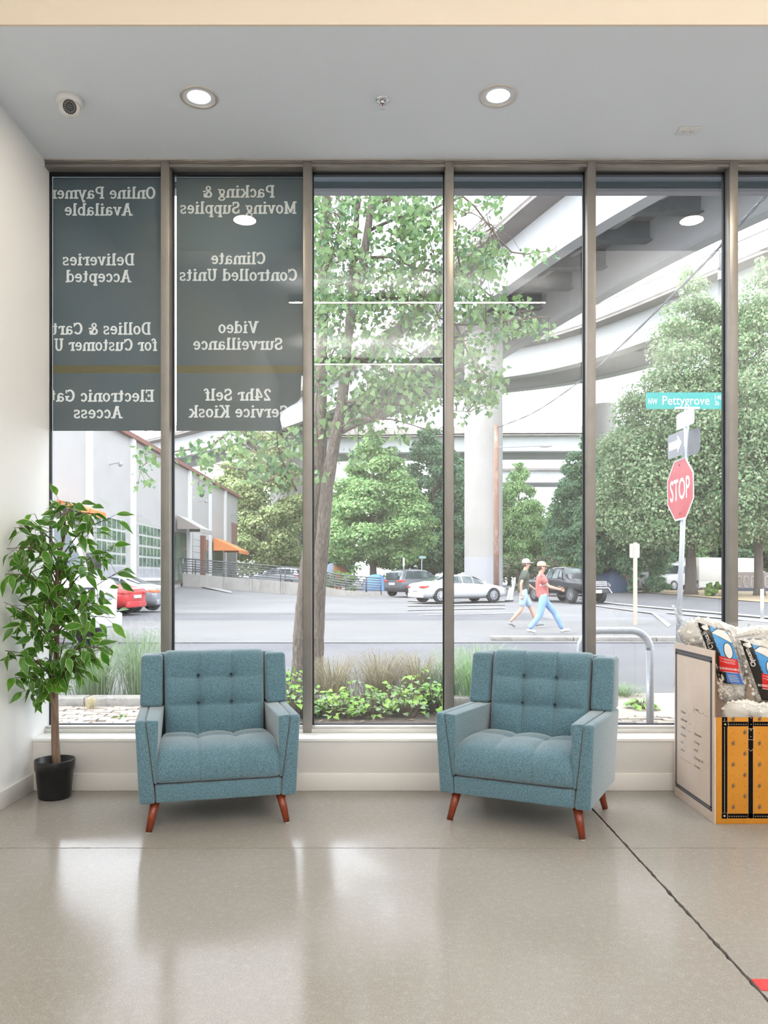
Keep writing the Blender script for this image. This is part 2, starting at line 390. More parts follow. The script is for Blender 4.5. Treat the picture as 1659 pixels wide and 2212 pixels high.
def slab_text(mb, txt, cx, base, wd, cap, keep=lambda x, z: True, y=0, mirror=-1):
    tot = sum(GL_[c][0] if c != ' ' else .34 for c in txt); kx = wd / tot; kz = cap; x = -wd / 2
    def out(poly):
        pts = [(cx + mirror * (x + u * kx), base + v * kz) for u, v in poly]
        if keep(sum(p[0] for p in pts) / len(pts), sum(p[1] for p in pts) / len(pts)):
            mb.poly([(p[0], y, p[1]) for p in pts])
    for ch in txt:
        if ch == ' ': x += .34 * kx; continue
        gw, ops = GL_[ch]
        for op in ops:
            if op[0] == 'l':
                _, x0, y0, x1, y1, tk = op; L_ = math.hypot(x1 - x0, y1 - y0) or 1; nx, ny = -(y1 - y0) / L_ * tk / 2, (x1 - x0) / L_ * tk / 2
                n = max(1, int(L_ / .15))
                for i in range(n):
                    a, b = i / n, (i + 1) / n
                    pa = (lerp(x0, x1, a), lerp(y0, y1, a)); pb = (lerp(x0, x1, b), lerp(y0, y1, b))
                    out([(pa[0] - nx, pa[1] - ny), (pb[0] - nx, pb[1] - ny), (pb[0] + nx, pb[1] + ny), (pa[0] + nx, pa[1] + ny)])
            else:
                _, ax, ay, rx, ry, a0, a1, tk = op; n = max(4, int(abs(a1 - a0) / 18))
                for i in range(n):
                    t0, t1 = rad(lerp(a0, a1, i / n)), rad(lerp(a0, a1, (i + 1) / n)); h = tk / 2
                    out([(ax + (rx - h) * cos(t0), ay + (ry - h * .8) * sin(t0)), (ax + (rx + h) * cos(t0), ay + (ry + h * .8) * sin(t0)),
                         (ax + (rx + h) * cos(t1), ay + (ry + h * .8) * sin(t1)), (ax + (rx - h) * cos(t1), ay + (ry - h * .8) * sin(t1))])
        x += gw * kx
film_m = mat('dark_vinyl_film', (.125, .155, .152), .6, spec=.3, noise=[(1.3, (.09, .14, .165), .4, .65)], transl=.12)
letter_m = mat('pale_vinyl_lettering', (.62, .62, .56), .6, transl=.55)
gold_m = mat('olive_gold_stripe', (.17, .15, .03), .6)
YP = 4.755
KP = YP / 1720
pxx = lambda p: (p - 821) * KP
pzz = lambda p: CAMH - (p - 1247) * KP
FZ0, FZ1 = pzz(931), 3.585
tear = [(651, 812), (650, 840), (648, 862), (641, 870), (626, 878), (612, 887), (606, 896), (605, 905), (609, 924), (606, 929)]
tx = [(pxx(a), pzz(b)) for a, b in tear]
def keep_tear(x, z):
    zz = None
    if z < tx[0][1]:
        for (p, q) in zip(tx[:-1], tx[1:]):
            if q[1] <= z <= p[1] or (p[1] <= z <= q[1]):
                if abs(p[1] - q[1]) > 1e-6 and x > lerp(p[0], q[0], (z - p[1]) / (q[1] - p[1])): return False
    return True
lines1 = [('Online Payment', 213, 430, 247), ('Available', 213, 466, 148), ('Deliveries', 213, 574, 157), ('Accepted', 213, 610, 143), ('Dollies & Carts', 212, 723, 230),
          ('for Customer Use', 213, 758, 254), ('Electronic Gate', 212, 868, 244), ('Access', 212, 904, 107)]
lines2 = [('Packing &', 515, 427, 158), ('Moving Supplies', 515, 462, 253), ('Climate', 515, 571, 119), ('Controlled Units', 515, 607, 256), ('Video', 515, 720, 88),
          ('Surveillance', 514, 756, 195), ('24hr Self', 514, 866, 146), ('Service Kiosk', 515, 902, 215)]
for k, (lines, xa, xb, lab) in enumerate(((lines1, XL + .006, MX[0] - .036, 'dark vinyl window film with mirrored white lettering, leftmost pane beside the wall'),
                                         (lines2, MX[0] + .040, MX[1] - .030, 'dark vinyl window film with mirrored lettering and a torn corner, second pane'))):
    ws_ = thing('window_film', lab, 'sign film', (0, 0, 0))
    if k == 0: ring = [(xa, FZ0), (xb, FZ0), (xb, FZ1), (xa, FZ1)]
    else: ring = [(xa, FZ0), (tx[-1][0], FZ0)] + tx[::-1] + [(xb, tx[0][1] + .03), (xb, FZ1), (xa, FZ1)]
    sp2 = (lambda z: xb) if k == 0 else (lambda z: xb if z >= tx[0][1] else min([lerp(p[0], q[0], (z - p[1]) / (q[1] - p[1])) for p, q in zip(tx[:-1], tx[1:]) if min(p[1], q[1]) <= z <= max(p[1], q[1]) and abs(p[1] - q[1]) > 1e-6] or [tx[-1][0]]))
    dz = .0022; rows_n = int((FZ1 - FZ0) / dz); iv = {}
    def spans_of(polys, out):
        for pg in polys:
            a_, b_ = min(q[1] for q in pg), max(q[1] for q in pg)
            for r in range(max(0, int((a_ - FZ0) / dz)), int((b_ - FZ0) / dz) + 1):
                zc_ = FZ0 + r * dz + dz / 2; xs_ = []
                for u, v in zip(pg, pg[1:] + pg[:1]):
                    if (u[1] <= zc_) != (v[1] <= zc_): xs_.append(lerp(u[0], v[0], (zc_ - u[1]) / (v[1] - u[1])))
                if len(xs_) >= 2: out.setdefault(r, []).append((min(xs_), max(xs_)))
        for r in out:
            o = []
            for a_, b_ in sorted(out[r]):
                if o and a_ <= o[-1][1] + 1e-5: o[-1] = (o[-1][0], max(o[-1][1], b_))
                else: o.append((a_, b_))
            out[r] = o
    for (tx_, cx, by, wd) in lines:
        mb = MB(); kp = (lambda x, z: x > XL + .008) if k == 0 else keep_tear
        slab_text(mb, tx_, pxx(cx), pzz(by), wd * KP, 26.5 * KP, kp, 0)
        mine = {}; spans_of([[(mb.v[q][0], mb.v[q][2]) for q in f] for f in mb.f], mine); lt = MB()
        for r, o in mine.items():
            iv.setdefault(r, []).extend(o); z0_ = FZ0 + r * dz
            for a_, b_ in o: lt.quad((a_, YP, z0_), (b_, YP, z0_), (b_, YP, z0_ + dz), (a_, YP, z0_ + dz))
        lt.build('lettering', letter_m, ws_, fix=False, kind='stuff', label='mirrored pale lettering: ' + tx_)
    # the dark layer is cut away where the letters are, so daylight glows through them
    fm_ = MB()
    for r in range(rows_n + 1):
        z0_ = FZ0 + r * dz; x = xa; xe = sp2(z0_ + dz / 2); spans = []
        for a_, b_ in sorted(iv.get(r, [])):
            if a_ > x: spans.append((x, min(a_, xe)))
            x = max(x, b_)
        if x < xe: spans.append((x, xe))
        for a_, b_ in spans:
            if b_ > a_: fm_.quad((a_, YP, z0_), (b_, YP, z0_), (b_, YP, z0_ + dz), (a_, YP, z0_ + dz))
    fm_.build('film_sheet', film_m, ws_, fix=False)
    MB().box(xa, xb, YP - .0008, YP - .0002, pzz(806), pzz(790)).build('gold_stripe', gold_m, ws_, label='olive gold stripe')

# ================================================================== CEILING FITTINGS
white_plastic = mat('white_plastic', (.72, .71, .70), .4)
lens_glow = mat('downlight_lens', (.9, .85, .75), .4, emit=((1, .90, .72), 5.5))
trim_ring = mat('downlight_trim', (.60, .56, .52), .3, .5)
for (x, y, lab) in ((-.920, 4.045, 'round recessed downlight in the ceiling nearest the security camera'), (.598, 4.035, 'round recessed downlight in the ceiling right of the sprinkler'), (2.12, 4.04, 'round recessed downlight in the ceiling seen only mirrored in the glass')):
    d = thing('recessed_downlight', lab, 'ceiling light', (x, y, ZC), 0, 'recessed downlights')
    MB().lathe([(.080, .03), (.080, -.001), (.084, -.006), (.094, -.006), (.096, 0.0)], n=40).build('trim_ring', trim_ring, d, smooth=True)
    MB().lathe([(.0001, -.001), (.05, -.0008), (.080, .002)], n=40).build('lens', lens_glow, d, smooth=True, label='glowing warm lens')
    l = bpy.data.lights.new('downlight_bulb', 'AREA'); l.shape = 'DISK'; l.size = .15; l.energy = 9; l.color = (1, .84, .62)
    lo = bpy.data.objects.new('downlight_bulb', l); C.objects.link(lo); lo.location = (0, 0, -.012); lo.parent = d
# security camera
sx, sy = -1.585, 4.06
sc_ = thing('security_camera', 'white dome security camera on the ceiling at the upper left', 'camera', (sx, sy, ZC))
MB().lathe([(.062, 0), (.066, -.008), (.065, -.026), (.058, -.034), (.0001, -.034)], n=32).build('base_ring', white_plastic, sc_, smooth=True)
aim = (Vector((0, 0, CAMH)) + Vector((.25, 0, 0)) - Vector((sx, sy, ZC - .05))).normalized()
Mr = aim.to_track_quat('Z', 'Y').to_matrix()
MB().sphere((0, 0, -.040), .052, 24, 14).build('ball_housing', white_plastic, sc_, smooth=True)
fc = Vector((0, 0, -.040)) + aim * .036
MB().lathe([(.036, 0), (.036, .018), (.033, .020)], tuple(fc), 28, M=Mr).build('face_bezel', white_plastic, sc_, smooth=True)
MB().lathe([(.0325, .017), (.0325, .0195), (.0001, .0195)], tuple(fc), 28, M=Mr).build('sensor_face', mat('black_gloss', (.006, .006, .007), .2), sc_)
led = MB()
for ring_r, n in ((.0265, 20), (.0215, 16)):
    for q in range(n):
        a = 2 * pi * q / n; c = fc + Mr @ Vector((ring_r * cos(a), ring_r * sin(a), .0198)); led.sphere(tuple(c), .0019, 6, 4)
led.build('infrared_leds', mat('led_clear', (.7, .7, .68), .25), sc_, kind='stuff')
MB().lathe([(.016, .019), (.016, .0225), (.013, .0235), (.0001, .0215)], tuple(fc), 24, M=Mr).build('lens', mat('grey_lens', (.07, .075, .09), .1, .3), sc_, smooth=True)
# sprinkler
chrome = mat('chrome', (.75, .75, .77), .12, 1)
sp = thing('fire_sprinkler', 'chrome fire sprinkler head in the middle of the ceiling', 'sprinkler', (.012, 4.07, ZC))
MB().lathe([(.036, 0), (.035, -.004), (.022, -.008), (.014, -.003), (.014, 0)], n=28).build('escutcheon', chrome, sp, smooth=True)
MB().lathe([(.010, 0), (.010, -.012), (.0065, -.014), (.0065, -.018)], n=14).build('nozzle', chrome, sp, smooth=True)
fr = MB()
for s_ in (-1, 1): fr.tube([(s_ * .008, 0, -.012), (s_ * .013, 0, -.02), (s_ * .012, 0, -.030), (s_ * .004, 0, -.038), (0, 0, -.040)], .0022, 6)
fr.build('frame_arms', chrome, sp, smooth=True)
MB().tube([(0, 0, -.018), (0, 0, -.036)], .002, 6).build('glass_bulb', mat('red_bulb', (.4, .03, .03), .2), sp)
df = MB()
for q in range(12):
    a = 2 * pi * q / 12; df.hull8([(.004 * cos(a - .3), .004 * sin(a - .3), -.042), (.015 * cos(a - .18), .015 * sin(a - .18), -.043), (.015 * cos(a + .18), .015 * sin(a + .18), -.043), (.004 * cos(a + .3), .004 * sin(a + .3), -.042)],
                              [(.004 * cos(a - .3), .004 * sin(a - .3), -.0405), (.015 * cos(a - .18), .015 * sin(a - .18), -.0415), (.015 * cos(a + .18), .015 * sin(a + .18), -.0415), (.004 * cos(a + .3), .004 * sin(a + .3), -.0405)])
df.build('deflector', chrome, sp)
# outlet
ou = thing('ceiling_outlet', 'white power outlet plate on the ceiling at the upper right', 'outlet', (1.68, 4.345, ZC))
MB().box(-.058, .058, -.036, .036, -.006, 0).build('cover_plate', white_plastic, ou, bevel=.0025)
for s_ in (-1, 1):
    MB().lathe([(.017, 0), (.017, -.0072), (.0001, -.0074)], (s_ * .0195, 0, 0), 20).build('socket', white_plastic, ou)
    sl = MB()
    for (a, b) in ((-.006, -.005), (-.006, .005)): sl.box(s_ * .0195 + a - .004, s_ * .0195 + a + .003, b - .001, b + .001, -.0082, -.0072)
    sl.box(s_ * .0195 + .006, s_ * .0195 + .0105, -.002, .002, -.0082, -.0072); sl.build('slots', rubber, ou)
# pendant fixtures (seen mirrored in the panes)
for i, (x, y, z, ln) in enumerate(LAMPS):
    p = thing('linear_pendant', ('longer linear pendant lamp, mirrored as the upper bright line in the panes', 'shorter linear pendant lamp, mirrored as the lower bright line in the panes')[i], 'pendant light', (x, y, z), 0, 'linear pendant lamps')
    MB().box(-ln / 2, ln / 2, -.065, .065, -.055, .03).build('housing', mat('grey_housing', (.45, .45, .45), .4), p, bevel=.004)
    for s_ in (-1, 1): MB().tube([(s_ * ln * .42, 0, .03), (s_ * ln * .42, 0, MAIN_CEIL - z)], .003, 6).build('suspension_wire', chrome, p)
# ================================================================== ARMCHAIRS
def fabric(name, c1, c2, c3):
    m = bpy.data.materials.new(name); m.use_nodes = True; nt = m.node_tree; n = nt.nodes; L = nt.links; b = n['Principled BSDF']
    b.inputs['Roughness'].default_value = .85; b.inputs['Specular IOR Level'].default_value = .25
    b.inputs['Sheen Weight'].default_value = .5; b.inputs['Sheen Roughness'].default_value = .5
    tc = n.new('ShaderNodeTexCoord'); facs = []
    for sc3 in ((120, 120, 560), (560, 160, 160), (140, 560, 140)):
        mp = n.new('ShaderNodeMapping'); mp.inputs['Scale'].default_value = sc3; L.new(tc.outputs['Object'], mp.inputs[0])
        t = n.new('ShaderNodeTexNoise'); t.inputs['Scale'].default_value = 1; t.inputs['Detail'].default_value = 2; L.new(mp.outputs[0], t.inputs['Vector']); facs.append(t.outputs['Fac'])
    ad = n.new('ShaderNodeMath'); L.new(facs[0], ad.inputs[0]); L.new(facs[1], ad.inputs[1])
    a2 = n.new('ShaderNodeMath'); L.new(ad.outputs[0], a2.inputs[0]); L.new(facs[2], a2.inputs[1])
    cr = n.new('ShaderNodeValToRGB'); mr = n.new('ShaderNodeMapRange'); mr.inputs[1].default_value = 1.1; mr.inputs[2].default_value = 1.9
    L.new(a2.outputs[0], mr.inputs[0]); L.new(mr.outputs[0], cr.inputs[0]); e = cr.color_ramp.elements
    e[0].position = .15; e[0].color = (*c1, 1); e[1].position = .85; e[1].color = (*c3, 1); k = e.new(.5); k.color = (*c2, 1)
    L.new(cr.outputs[0], b.inputs['Base Color'])
    bp = n.new('ShaderNodeBump'); bp.inputs['Strength'].default_value = .25; bp.inputs['Distance'].default_value = .002
    L.new(mr.outputs[0], bp.inputs['Height']); L.new(bp.outputs[0], b.inputs['Normal'])
    return m
teal = fabric('teal_linen_weave', (.052, .118, .155), (.096, .182, .225), (.145, .255, .315))
seam_m = mat('dark_teal_seam', (.02, .055, .07), .9)
leg_wood = mat('reddish_stained_wood', (.23, .04, .014), .28, noise=[(14, (.13, .02, .008), .4, .7)], stretch=(4, 4, .5))
foot_m = mat('grey_foot_pad', (.35, .33, .31), .6)

def cushion(name, path, hw, Rr, seams_u, seams_s, dim, bulge, parent, thick=.06, nu=60, ns=70, depth=.03, hw_fn=None, seam_w=.0035, seam_d=.005, fade=(.62, .78)):
    p = seg_poly([(0, y, z) for y, z in path], ns)
    ln = [0]
    for a, b in zip(p[:-1], p[1:]): ln.append(ln[-1] + (b - a).length)
    d0 = p[1] - p[0]; flip = -1 if d0.z * -1 - d0.y * .8 < 0 else 1
    T = ln[-1]; mb = MB(); us = [-1.0 + 2 * i / nu for i in range(nu + 1)]
    cols = [('s', -1)] + [('u', u) for u in us] + [('s', 1)]
    rows = [('e', 0)] + list(range(ns + 1)) + [('e', ns)]
    su = sorted([-1] + list(seams_u) + [1]); sv = sorted([0] + list(seams_s) + [1])
    W = len(cols)
    for rw in rows:
        i = rw if isinstance(rw, int) else rw[1]
        d = (p[min(i + 1, ns)] - p[max(i - 1, 0)]).normalized(); nrm = Vector((0, d.z, -d.y)) * flip
        s = ln[i] / T; h = hw if hw_fn is None else hw_fn(s)
        for kind, u in cols:
            dx = (1 - abs(u)) * h; off = 0
            if dx < Rr: off -= Rr - math.sqrt(max(0, Rr * Rr - (Rr - dx) ** 2))
            ds = min(s, 1 - s) * T
            if ds < Rr: off -= Rr - math.sqrt(max(0, Rr * Rr - (Rr - ds) ** 2))
            # pillow between seams
            cu = [k for k in range(len(su) - 1) if su[k] <= u <= su[k + 1]][0]; uu = (u - su[cu]) / (su[cu + 1] - su[cu]) * 2 - 1
            cv = [k for k in range(len(sv) - 1) if sv[k] <= s <= sv[k + 1] + 1e-9][0]; vv = (s - sv[cv]) / (sv[cv + 1] - sv[cv]) * 2 - 1
            off += bulge * ((1 - abs(uu) ** 3) * (1 - abs(vv) ** 3) - .5) * min(1, dx / Rr) * (1 - ss(*fade, s)) * (1 - ss(.12, 0, s))
            for q in seams_u: off -= seam_d * math.exp(-((u - q) * h / seam_w) ** 2)
            for q in seams_s: off -= seam_d * .8 * math.exp(-((s - q) * T / seam_w) ** 2)
            for q in seams_u:
                for q2 in dim:
                    r2 = ((u - q) * h) ** 2 + ((s - q2) * T) ** 2
                    off -= depth * math.exp(-math.sqrt(r2) / .022) + depth * .25 * math.exp(-r2 / .004)
            if kind == 's' or not isinstance(rw, int): off -= thick
            c = p[i] + nrm * off; mb.v.append((u * h, c.y, c.z))
    for i in range(len(rows) - 1):
        for j in range(W - 1): mb.face((i * W + j, i * W + j + 1, (i + 1) * W + j + 1, (i + 1) * W + j))
    return mb.build(name, teal, parent, smooth=True)

def hullpart(name, b, t, parent, bev=.014, m=None, seg=3, **kw):
    return MB().hull8(b, t).build(name, m or teal, parent, bevel=bev, seg=seg, **kw)

def armchair(name, label, loc, rz):
    c = thing(name, label, 'armchair', loc, rz, 'teal armchairs by the window')
    # base rail and body
    hullpart('front_rail', [(-.292, -.300, .143), (.292, -.300, .143), (.292, .27, .143), (-.292, .27, .143)], [(-.296, -.300, .226), (.296, -.300, .226), (.296, .27, .226), (-.296, .27, .226)], c, .008)
    # seat
    cushion('seat_cushion', [(.16, .385), (.05, .398), (-.10, .404), (-.20, .398), (-.275, .375), (-.312, .325), (-.318, .27), (-.306, .225)], .292, .03, (-1 / 3, 1 / 3), (.30,), (.09, .30), .010, c, hw_fn=lambda s: .272 + .022 * min(1, s * 1.3), depth=.016, fade=(.75, .95))
    # back
    cushion('back_cushion', [(.120, .355), (.128, .42), (.140, .50), (.158, .60), (.180, .70), (.198, .765), (.222, .796), (.262, .806), (.315, .798), (.340, .77), (.338, .70)], .262, .024, (-1 / 3, 1 / 3), (.268, .482), (.268, .482), .016, c, hw_fn=lambda s: .254 + .012 * s, depth=.030, nu=84, ns=100)
    hullpart('back_panel', [(-.33, .245, .145), (.33, .245, .145), (.33, .302, .145), (-.33, .302, .145)], [(-.33, .27, .79), (.33, .27, .79), (.33, .352, .79), (-.33, .352, .79)], c, .012)
    for s in (-1, 1):
        f = lambda x: s * x
        def H8(b, t): return (b, t) if s > 0 else ([b[1], b[0], b[3], b[2]], [t[1], t[0], t[3], t[2]])
        # wing beside the back cushion
        b = [(f(.270), .150, .522), (f(.384), .150, .522), (f(.384), .318, .522), (f(.270), .318, .522)]
        t = [(f(.272), .205, .788), (f(.380), .205, .788), (f(.380), .362, .788), (f(.272), .362, .788)]
        hullpart('wing', *H8(b, t), c, .018, seg=4)
        # outer arm panel, wide at the bottom, slim at the top
        b = [(f(.293), -.305, .140), (f(.368), -.305, .140), (f(.368), .302, .140), (f(.293), .302, .140)]
        t = [(f(.339), -.318, .534), (f(.386), -.318, .534), (f(.386), .322, .519), (f(.339), .322, .519)]
        hullpart('arm_panel', *H8(b, t), c, .014)
        # inner arm pad: wedge tapering to a point beside the seat
        b = [(f(.287), -.302, .232), (f(.300), -.302, .232), (f(.300), .22, .232), (f(.287), .22, .232)]
        t = [(f(.280), -.314, .530), (f(.3375), -.314, .534), (f(.3375), .24, .522), (f(.262), .24, .518)]
        hullpart('arm_pad', *H8(b, t), c, .017, seg=4)
        for (lx, ly, dx, dy) in ((.295, -.245, .030, -.028), (.295, .235, .030, .028)):
            lg = MB().tube([(f(lx), ly, .146), (f(lx + dx), ly + dy, .004)], [.0235, .0150], 18).build('leg', leg_wood, c, smooth=True)
            MB().lathe([(.0135, 0), (.0135, .0045), (.0001, .0045)], (f(lx + dx), ly + dy, 0), 14).build('foot_pad', foot_m, lg)
    for u in (-1, 1):
        for (yy, zz) in ((.176, .678), (.148, .537)):
            MB().sphere((u * .0868, yy + .024, zz), .0075, 10, 6, sc3=(1, .5, 1)).build('tuft_button', seam_m, c, smooth=True)
    return c
armchair('armchair', 'teal tufted armchair on the left, turned slightly right, nearer the potted tree', (-.839, 4.085, 0), rad(14.2))
armchair('armchair', 'teal tufted armchair on the right, turned left, nearer the cardboard box', (.756, 4.030, 0), rad(-26.5))

# ================================================================== POTTED ARTIFICIAL TREE
px0, py0 = -1.775, 4.345
pt = thing('potted_tree', 'slender artificial fig tree with variegated leaves in a black pot, left corner', 'plant', (px0, py0, 0))
MB().lathe([(.0001, .004), (.076, .004), (.081, .0), (.084, .008), (.098, .155), (.103, .157), (.106, .205), (.104, .209), (.099, .208), (.097, .17), (.0001, .165)], n=40).build('pot', mat('black_pot', (.010, .010, .011), .32), pt, smooth=True)
bark_f = mat('smooth_brown_bark', (.20, .12, .075), .6, noise=[(9, (.30, .21, .15), .45, .7), (30, (.10, .06, .04), .5, .75)], stretch=(3, 3, .5), bump=(40, .3, .004))
def L_(px, py, Y): v = P(px, py, Y); return Vector((v.x - px0, v.y - py0, v.z))
tr1 = [L_(123, 1664, 4.345), (.0, .005, .35), L_(119, 1480, 4.35), L_(122, 1400, 4.35), L_(123, 1310, 4.35), L_(125, 1220, 4.34), L_(138, 1160, 4.33), L_(140, 1110, 4.33)]
tr1 = seg_poly(tr1, 40)
MB().tube(tr1, [lerp(.024, .006, (i / 40) ** .8) for i in range(41)], 12, jit=.04).build('trunk', bark_f, pt, smooth=True)
tr2 = seg_poly([L_(119, 1664, 4.32), L_(117, 1600, 4.32), L_(119, 1540, 4.33), L_(112, 1510, 4.32), L_(106, 1480, 4.30)], 18)
MB().tube(tr2, [lerp(.012, .006, i / 18) for i in range(19)], 10, jit=.04).build('trunk', bark_f, pt, smooth=True)
ends = [(30, 1140), (75, 1110), (130, 1082), (160, 1090), (205, 1110), (238, 1120), (15, 1185), (60, 1165), (195, 1150), (245, 1185), (262, 1232), (12, 1240), (45, 1215), (95, 1195), (150, 1215), (212, 1220),
        (8, 1300), (40, 1295), (88, 1270), (175, 1275), (232, 1280), (248, 1335), (25, 1350), (62, 1365), (108, 1340), (158, 1330), (198, 1365), (240, 1400), (10, 1405), (48, 1420), (148, 1405), (182, 1425),
        (28, 1465), (62, 1490), (85, 1510), (135, 1440), (168, 1452), (100, 1300), (200, 1310), (130, 1250), (70, 1430), (215, 1400)]
def ymax(px): return min(4.52, 1720 * 1.925 / (821 - px)) if px < 60 else 4.52
leaf_pts = []
br_m = mat('dark_twig', (.09, .05, .035), .7)
for (ex, ey) in ends:
    Ye = min(ymax(ex) - .03, 4.33 + R.uniform(-.26, .16))
    e = L_(ex, ey, Ye)
    oy = min(1500, max(1130, ey + R.uniform(30, 150))); k = min(range(41), key=lambda i: abs(1247 - (tr1[i].z - CAMH) * 1720 / 4.345 - oy)); o = tr1[k]
    mid = o.lerp(e, .5) + Vector((R.uniform(-.02, .02), R.uniform(-.02, .02), .05))
    path = seg_poly([o, mid, e], 10)
    MB().tube(path, [lerp(.0042, .0014, i / 10) for i in range(11)], 6).build('branch', br_m, pt, smooth=True)
    n = 14
    for i in range(n):
        t = lerp(.30, 1.0, i / (n - 1)); q = path[int(t * 10)]
        d = (path[min(10, int(t * 10) + 1)] - path[max(0, int(t * 10) - 1)]).normalized()
        side = Vector((R.gauss(0, 1), R.gauss(0, 1), R.gauss(-.15, .7))).normalized()
        st = q + side * R.uniform(.012, .065)
        dirn = (d * R.uniform(.1, .9) + side * .9 + Vector((0, 0, -.45))).normalized()
        leaf_pts.append((q, st, dirn))
lg_ = mat('leaf_green', (.085, .26, .018), .35, noise=[(30, (.045, .16, .012), .35, .7), (6, (.17, .38, .03), .45, .75)], transl=.3)
lg2 = mat('leaf_dark_green', (.045, .15, .015), .35, noise=[(30, (.08, .12, .02), .4, .7)], transl=.25)
le_ = mat('leaf_cream_edge', (.42, .55, .20), .4, transl=.3)
def leaf_mesh(name, ln, wd, curl, fold, gm):
    mb = MB(); prof = [0, .55, .92, 1.0, .82, .42, 0]; n = len(prof) - 1
    for i, pw in enumerate(prof):
        t = i / n; y = t * ln; z = -curl * t * t * ln
        if i == n: y += ln * .08
        for s in (-1, -.84, 0, .84, 1): mb.v.append((s * pw * wd / 2, y, z + abs(s) * pw * wd * fold))
    for i in range(n):
        for j in range(4): mb.face((i * 5 + j, i * 5 + j + 1, i * 5 + 5 + j + 1, i * 5 + 5 + j), 1 if j in (0, 3) else 0)
    return mb.mesh(name, [gm, le_], True)
lmesh = [leaf_mesh('leaf', .082, .037, .35, .18, lg_), leaf_mesh('leaf', .070, .034, .6, .22, lg2), leaf_mesh('leaf', .090, .040, .2, .12, lg_), leaf_mesh('leaf', .062, .030, .5, .25, lg2)]
tw = MB(); leaf_pts.sort(key=lambda a: a[1].y)
rest = MB()
for i, (q, st, d) in enumerate(leaf_pts):
    wx = st.x + px0; 
    if wx + d.x * .09 < XL + .012: d = Vector((abs(d.x) + .2, d.y, d.z)).normalized(); st = Vector((max(st.x, XL + .03 - px0), st.y, st.z))
    if st.y + py0 > 4.42 and st.z < .34: continue
    tw.tube([q, st], .0011, 4, cap=False)
    up = Vector((R.gauss(0, .5), R.gauss(-.5, .5), R.gauss(.7, .4)))
    sdv = d.cross(up).normalized(); nz = sdv.cross(d).normalized()
    Mx = Matrix((sdv, d, nz)).transposed().to_4x4(); Mx.translation = st; Mx = Mx @ Matrix.Scale(R.uniform(.9, 1.25), 4)
    if i < 300:
        o = link('leaf', lmesh[i % 4], pt); o.matrix_local = Mx
    else:
        me = lmesh[i % 4]; b = len(rest.v); rest.v += [tuple(Mx @ v.co) for v in me.vertices]
        for p in me.polygons: rest.face([b + a for a in p.vertices], p.material_index)
tw.build('leaf_stalks', br_m, pt, fix=False, kind='stuff')
rest.build('inner_leaves', [lg_, le_], pt, smooth=True, fix=False, kind='stuff')

# ================================================================== WARDROBE BOX WITH PACKING PEANUT BAGS
BX0, BX1, BY0, BY1 = 1.627, 2.245, 3.873, 4.405
card = mat('brown_cardboard', (.52, .21, .012), .75, noise=[(60, (.47, .185, .01), .4, .7), (4, (.57, .24, .018), .4, .7)])
card_side = mat('pale_cardboard', (.71, .58, .475), .75, noise=[(60, (.67, .54, .435), .4, .7), (5, (.75, .62, .515), .4, .7)])
card_edge = mat('cardboard_core', (.22, .10, .03), .85)
ink = mat('black_print', (.006, .005, .005), .8, spec=.08); ink_grey = mat('slate_grey_print', (.085, .085, .10), .6); dash_m = mat('unprinted_dash', (.60, .48, .33), .7)
ink_soft = mat('soft_grey_print', (.13, .095, .07), .7)
bx = thing('wardrobe_box', 'tall open cardboard box printed like a travel trunk with straps, right edge', 'box', (BX0, BY0, 0))
TH = .006; ZF = .518; ZL = .842; W_ = BX1 - BX0; D_ = BY1 - BY0
MB().box(0, TH, 0, D_, 0, ZL).build('side_panel', card_side, bx, bevel=.0015, label='tall pale side panel with printed checklist')
MB().box(TH, W_ - TH, 0, TH, 0, ZF).build('front_panel', card, bx, bevel=.0015, label='low golden front panel with printed straps')
MB().box(TH, W_ - TH, D_ - TH, D_, 0, ZL - .03).build('rear_panel', card_side, bx, bevel=.0015)
MB().box(W_ - TH, W_, 0, D_, 0, ZL).build('side_panel', card_side, bx, bevel=.0015)
MB().box(TH, W_ - TH, TH, D_ - TH, 0, TH).build('bottom_flap', card, bx)
MB().box(TH * .2, TH * .8, -.0008, .0005, ZF, ZL - .002).build('cut_edge', card_edge, bx)
# front print (x across, z up) on y = -0.0006
Kb = BY0 / 1720
fx = lambda p: (p - 821) * Kb - BX0
fz = lambda p: CAMH - (p - 1247) * Kb
def zx(zoomx): return fx(1540 + zoomx / 8.849)
def zz(zoomy): return fz(1540 + zoomy / 8.849)
fp = MB(); fd = MB(); e = -.0006
def rect(mb, x0, x1, z0, z1, y=e): mb.quad((x0, y, z0), (x1, y, z0), (x1, y, z1), (x0, y, z1))
for (sx0) in (165,):
    rect(fp, zx(168), zx(272), zz(2015), zz(82))                # left vertical band
    rect(fp, zx(168), W_ - .03, zz(255), zz(168)); rect(fp, zx(168), W_ - .03, zz(2015), zz(1925))
    rect(fp, zx(675), zx(762), zz(2015), zz(82))
zc = .085 * 0
y2 = e - .0004
z = zz(1900)
while z < zz(100): rect(fd, zx(213), zx(225), z, z + .0046, y2); z += .0082
for zb in (zz(222), zz(1980)):
    x = zx(300)
    while x < W_ - .04:
        if not (zx(660) < x < zx(775)): rect(fd, x, x + .0062, zb, zb + .0022, y2)
        x += .0115
for (cx, cz) in ((230, 218), (216, 1968)):
    rect(fp, zx(cx - 52), zx(cx + 54), zz(cz + 52), zz(cz - 54), y2 - .0001)
    fd.poly([(zx(cx) + .0045 * cos(a), y2 - .0003, zz(cz) + .0045 * sin(a)) for a in [2 * pi * k / 14 for k in range(14)]])
    rect(fd, zx(cx - 52), zx(cx + 62), zz(cz - 55), zz(cz - 58), y2 - .0002); rect(fd, zx(cx + 56), zx(cx + 62), zz(cz + 52), zz(cz - 55), y2 - .0002)
